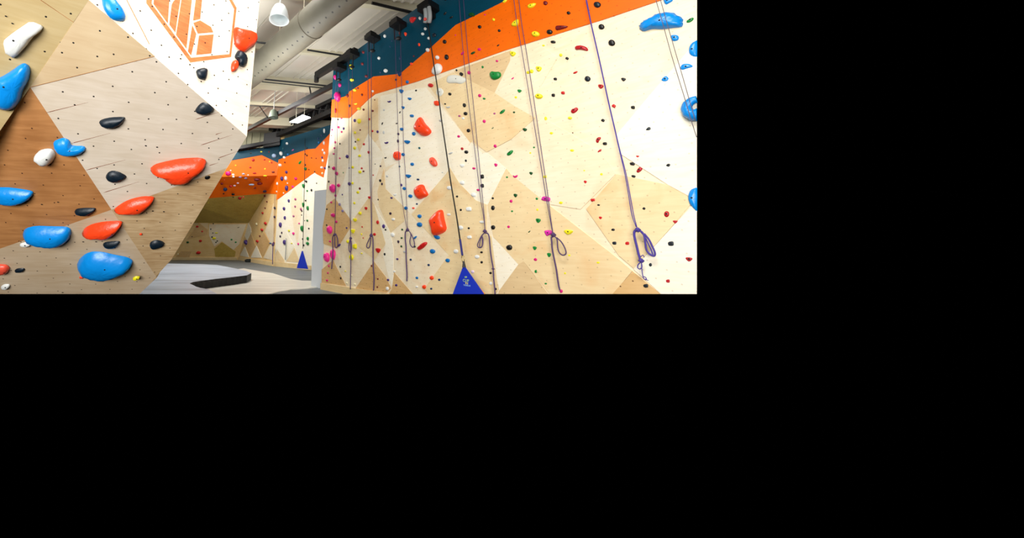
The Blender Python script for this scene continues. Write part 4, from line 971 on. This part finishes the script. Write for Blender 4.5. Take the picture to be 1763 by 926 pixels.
for (wh, cn), hs in groups.items():
    hs.sort(key=lambda q: q['y'])
    for i, h in enumerate(hs):
        sz = 'tiny' if h['size'] < 3.4 else 'small' if h['size'] < 6.5 else 'medium' if h['size'] < 12 else 'large'
        if len(hs) == 1: h['label'] = '%s %s climbing hold, only %s one %s' % (sz, cn, cn, wh)
        elif ' ' in cn: h['label'] = '%s %s hold, %s such from top %s' % (sz, cn, 'last' if i == len(hs) - 1 and i > 2 else ORD[i], wh)
        else: h['label'] = '%s %s hold, %s %s from top %s' % (sz, cn, 'last' if i == len(hs) - 1 and i > 2 else ORD[i], cn, wh)
order = sorted(HOLDS, key=lambda q: -q['size'])
NB = 25
keep = set(id(h) for h in order[:300 - NB])
stuff = Acc()
for h in HOLDS:
    pl = PL[h['pk']]; big = h['size'] > 9
    lv = 'vol' if (h['kind'] == 'p' and h['size'] > 10) else ('round' if h['kind'] in 'orcp' else 'flat')
    hk = .34 if lv == 'vol' else .42
    if h.get('flat'): hk = .12
    o0 = OFF0[h['pk']]
    if h['pk'] == 'W1':
        if inpoly(h['x'], h['y'], tealp): o0 = .022
        elif inpoly(h['x'], h['y'], orp): o0 = .02
    if h['pk'] == 'W2' and (inpoly(h['x'], h['y'], [(480, 275), (576, 210), (576, 262), (557, 305.5), (476.5, 344.5)])): o0 = .03
    g = hold_geo(pl, h['poly'], lv, hk, o0 - .003, lump=h.get('lump', 0), shift=(0, .25) if lv != 'vol' else (0, .1))
    if not g: continue
    vs, fs, c, tpnt, HH = g
    m = hold_mat(h['col'])
    if id(h) in keep:
        o = mk('climbing_hold', vs, fs, m, origin=c, smooth=(lv != 'flat'))
        tag(o, h['label'], 'climbing hold', 'bolt-on climbing holds')
        if big:
            ab = Acc(); n_ = 10; rr = max(.012, HH * .11)
            t0 = tpnt - pl.n * HH * .08; t1_ = tpnt + pl.n * .004
            ab.tube([t0, t1_], rr, DARK, 10); ab.build('bolt', parent=o, origin=tpnt)
    else: stuff.add(vs, fs, m)
o = stuff.build('climbing_hold', smooth=True, origin=W1.p); tag(o, 'scattered tiniest bolt-on holds of every colour across the climbing walls', 'climbing hold', kind='stuff')
# blue ring hold at the right edge
aa = Acc(); rp_ = [(1199.5, 171), (1192, 173), (1184.5, 179), (1182, 187), (1186, 194), (1193, 197.5), (1199.5, 197.5)]
rr = [.055, .058, .062, .066, .075, .09, .1]
pp = [W1.at(x, y, .09) for x, y in rp_]
aa.tube([W1.at(p.x, p.y, .09) for p in spline([(x, y, 0) for x, y in rp_], 3)], [rr[min(6, i // 3)] for i in range(19)], hold_mat('azure'), 12)
o = aa.build('climbing_hold', smooth=True, origin=pp[3]); tag(o, 'bright blue ring-shaped climbing hold with hole at right edge', 'climbing hold', 'bolt-on climbing holds')

# ---- big holds on the overhanging wall
BH = [
 (BT,'white',tp(0,0,S7,[(380,275),(545,340),(520,395),(430,460),(395,500),(330,590),(180,745),(110,720),(50,670),(30,530),(110,460),(250,360)]),'long white angular hold at the upper left of overhang',(23,70),.28),
 (BT,'azure',[(-14,140),(0,135.5),(16,126),(34,113),(41,111),(49,116),(51,126),(47.6,141),(38,157),(34,175),(23,188.6),(12,192.4),(0,190.7),(-12,186)],'big blue hold below the white one at left edge',(6,150),.3),
 (BA,'azure',tp(0,0,S7,[(1290,-70),(1310,90),(1380,200),(1450,250),(1560,265),(1600,230),(1570,130),(1510,50),(1420,-70)]),'blue teardrop hold cut by the top, left of painted emblem',(202,15.5),.3),
 (BC,'bblack',tp(0,126,S7,[(1245,620),(1290,590),(1400,565),(1560,560),(1580,575),(1540,640),(1440,685),(1330,688),(1270,660)]),'black boat-shaped hold at centre of pale overhang panel',None,.35),
 (BC,'azure',[(91,246),(95,243),(108,238.5),(118,243),(121,252),(131,253),(143,253),(147.5,258),(139,265),(121,268),(103,265.5),(94,259),(91,252)],'blue comma-shaped hold beside the white knob',(120,260.5),.34),
 (BD,'white',tp(0,252,S7,[(420,130),(470,75),(560,50),(640,55),(685,125),(640,220),(590,255),(520,245),(480,200),(430,170)]),'white rounded knob hold on the brown panel',(80,275),.6),
 (BD,'azure',[(-14,326),(0,325.5),(14,325),(41,327.5),(54,329.6),(57,333.7),(50,342),(34,349.5),(16,353.5),(0,352),(-14,350)],'blue hold at left edge of the brown panel',(22,343),.3),
 (BC,'bblack',tp(0,252,S7,[(1330,385),(1365,335),(1420,315),(1500,330),(1600,385),(1570,405),(1500,440),(1420,448),(1350,420)]),'black teardrop hold left of the long red hold',(194,303),.35),
 (BD,'bblack',tp(0,252,S7,[(930,830),(960,800),(1060,785),(1200,780),(1210,795),(1150,845),(1080,870),(990,865),(940,850)]),'black hold at lower right corner of brown panel',None,.35),
 (BC,'ored',tp(220,252,S7,[(265,315),(330,260),(430,230),(640,185),(780,175),(920,172),(985,200),(990,250),(960,285),(880,340),(780,430),(720,455),(600,460),(510,440),(440,375),(370,335)]),'longest red-orange hold, on the pale overhang panel',(324,298),.36),
 (BE,'ored',[(195,363.5),(205,356),(215,350),(228,345),(247,341),(264.5,342),(265,346),(257,353.5),(247,363),(232,365.5),(215,365),(200,364.5)],'red hold just below the longest red one',(236,362),.4),
 (BE,'black',tp(220,252,S7,[(970,395),(985,375),(1020,368),(1045,380),(1035,405),(1000,420),(975,412)]),'small black oval hold near right edge of wooden facet',None,.2),
 (BF,'azure',tp(0,380,S7,[(250,190),(290,140),(420,100),(620,98),(820,92),(885,125),(880,220),(800,280),(690,318),(540,305),(400,290),(280,250)]),'long blue hold under brown panel, above tiny white hold',(86,411.5),.34),
 (BF,'ored',tp(0,380,S7,[(1000,210),(1050,130),(1150,75),(1300,35),(1500,15),(1550,35),(1480,120),(1400,185),(1320,210),(1150,195)]),'red wedge hold above the small black boat hold',(193,403.5),.4),
 (BF,'bblack',tp(0,380,S7,[(1290,305),(1330,280),(1440,262),(1520,260),(1490,300),(1440,340),(1350,348),(1310,330)]),'black hold between red wedge and biggest blue hold',None,.35),
 (BF,'azure',tp(0,380,S7,[(940,600),(980,530),(1060,460),(1150,428),(1280,430),(1400,460),(1600,495),(1670,545),(1640,610),(1500,680),(1350,735),(1200,735),(1080,705),(980,670)]),'biggest blue hold, at the bottom of the overhang',(180,464.5),.32),
 (BF,'white',tp(0,380,S7,[(235,315),(260,290),(340,270),(400,290),(370,315),(310,328)]),'small white hold tucked under the long blue hold',(43,423),.35),
 (BF,'coral',tp(0,380,S7,[(-60,560),(0,560),(80,565),(120,610),(80,680),(0,695),(-60,690)]),'coral red hold cut by left edge near the bottom',(7,470),.35),
 (BF,'bblack',tp(0,380,S7,[(175,635),(215,605),(300,598),(315,615),(280,645),(190,655)]),'small black oval hold beside coral hold at lower left',None,.3),
 (BF,'white',tp(0,380,S7,[(0,840),(50,805),(120,805),(125,830),(80,865),(20,868)]),'small white hold at bottom left corner',(9,495),.35),
 (BF,'ored',tp(0,380,S7,[(998,715),(1020,700),(1058,705),(1050,722),(1015,730)]),'tiny red hold under left end of biggest blue hold',None,.4),
 (BE,'yellow',tp(220,380,S7,[(60,730),(100,700),(155,705),(150,730),(90,750),(65,750)]),'small yellow hold at the bottom edge of overhang',(235.5,480.5),.4),
 (BE,'bblack',tp(220,380,S7,[(272,310),(290,275),(355,248),(430,265),(468,295),(440,320),(320,358),(285,345)]),'black hold on wooden facet right of biggest blue hold',None,.35),
 (BE,'ored',tp(220,380,S7,[(145,168),(160,155),(185,162),(182,180),(155,184)]),'tiny red hold on wooden facet above a black hold',None,.4),
 (BA,'ored',tp(220,0,S7,[(1355,330),(1450,355),(1590,385),(1640,420),(1655,480),(1620,560),(1560,600),(1480,665),(1420,620),(1370,570),(1355,480)]),'broad red hold on the bright face, right of emblem',(429,66),.25),
 (BA,'bblack',tp(220,0,S7,[(1370,690),(1400,635),(1440,635),(1500,680),(1525,760),(1500,830),(1450,845),(1410,810),(1400,760),(1365,720)]),'black round hold under the broad red hold',(423,99.5),.4),
 (BA,'ored',tp(220,0,S7,[(1320,790),(1350,755),(1400,765),(1405,850),(1370,890),(1320,910),(1310,850)]),'small red hold touching the black round hold',None,.4),
 (BA,'bblack',[(338,120),(351,115.5),(358,118.5),(357.5,126),(355,138),(345,136),(341,131.5)],'black angular hold below the painted emblem',None,.4),
 (BC,'bblack',tp(220,126,S7,[(850,470),(900,405),(950,372),(1020,390),(1095,455),(1080,480),(990,515),(920,515),(860,490)]),'black hold nearest the ridge of the overhang',None,.35),
]
for pl, colr, poly, label, hole, hk in BH:
    poly = [(x, y) for x, y in chaikin(poly, .22)]
    poly = clip(poly)
    ob_xmax = XMAX
    g = hold_geo(pl, poly, 'vol', hk * 1.0, .004, lump=.02, shift=(0, -.45 if (max(p[0] for p in poly) - min(p[0] for p in poly)) > 1.5 * (max(p[1] for p in poly) - min(p[1] for p in poly)) else 0))
    vs, fs, c, tpnt, HH = g
    o = mk('climbing_hold', vs, fs, hold_mat(colr), origin=c, smooth=True)
    tag(o, label, 'climbing hold', 'bolt-on climbing holds')
    if hole:
        # drop the bolt socket onto the hold's surface along the sight line through its pixel
        from mathutils.bvhtree import BVHTree
        bv = BVHTree.FromPolygons(vs, fs); r = ray(*hole).normalized(); hit = bv.ray_cast(CAM, r)
        if hit[0] is not None:
            q, nn = hit[0], hit[1]; nn = nn if nn.dot(r) < 0 else -nn
            ab = Acc(); ab.tube([q - nn * .01, q + nn * .0015], .0085, DARK, 12); ab.build('bolt_socket', parent=o, origin=q)

# ---------------------------------------------------------------- lighting
def area(name, loc, target, sx, sy, power, col=(1, 1, 1), spread=180):
    ld = bpy.data.lights.new(name, 'AREA'); ld.shape = 'RECTANGLE'; ld.size = sx; ld.size_y = sy; ld.energy = power; ld.color = col; ld.spread = math.radians(spread)
    o = bpy.data.objects.new(name, ld); COL.objects.link(o); o.location = loc
    o.rotation_euler = (Vector(target) - Vector(loc)).to_track_quat('-Z', 'Y').to_euler(); return o
WARM = (1, .96, .9)
area('ceiling_lamp_near', (1.0, .5, 7.6), (1.6, 3, 0), 3, 3, 480, WARM)
area('rear_fill_light', (-1.5, -5, 1.9), (1.0, 7, 2.6), 8, 3, 1080, (1, .985, .96))  # added soft fill low behind the camera
area('ceiling_lamp_mid', (-2.6, 8.8, 10.3), (-1.8, 11.5, 0), 2.5, 2.5, 190, WARM)
area('ceiling_lamp_far', (-7.4, 17, 9.2), (-5, 20, 0), 2, 3, 1150, (1, .98, .95))
area('ceiling_lamp_back', (-11, 22, 9.9), (-11, 26.5, 0), 3, 3, 900, WARM)
area('uplight', (-3, 11, 5.5), (-3, 13, 10), 3, 3, 330, (1, .98, .95))
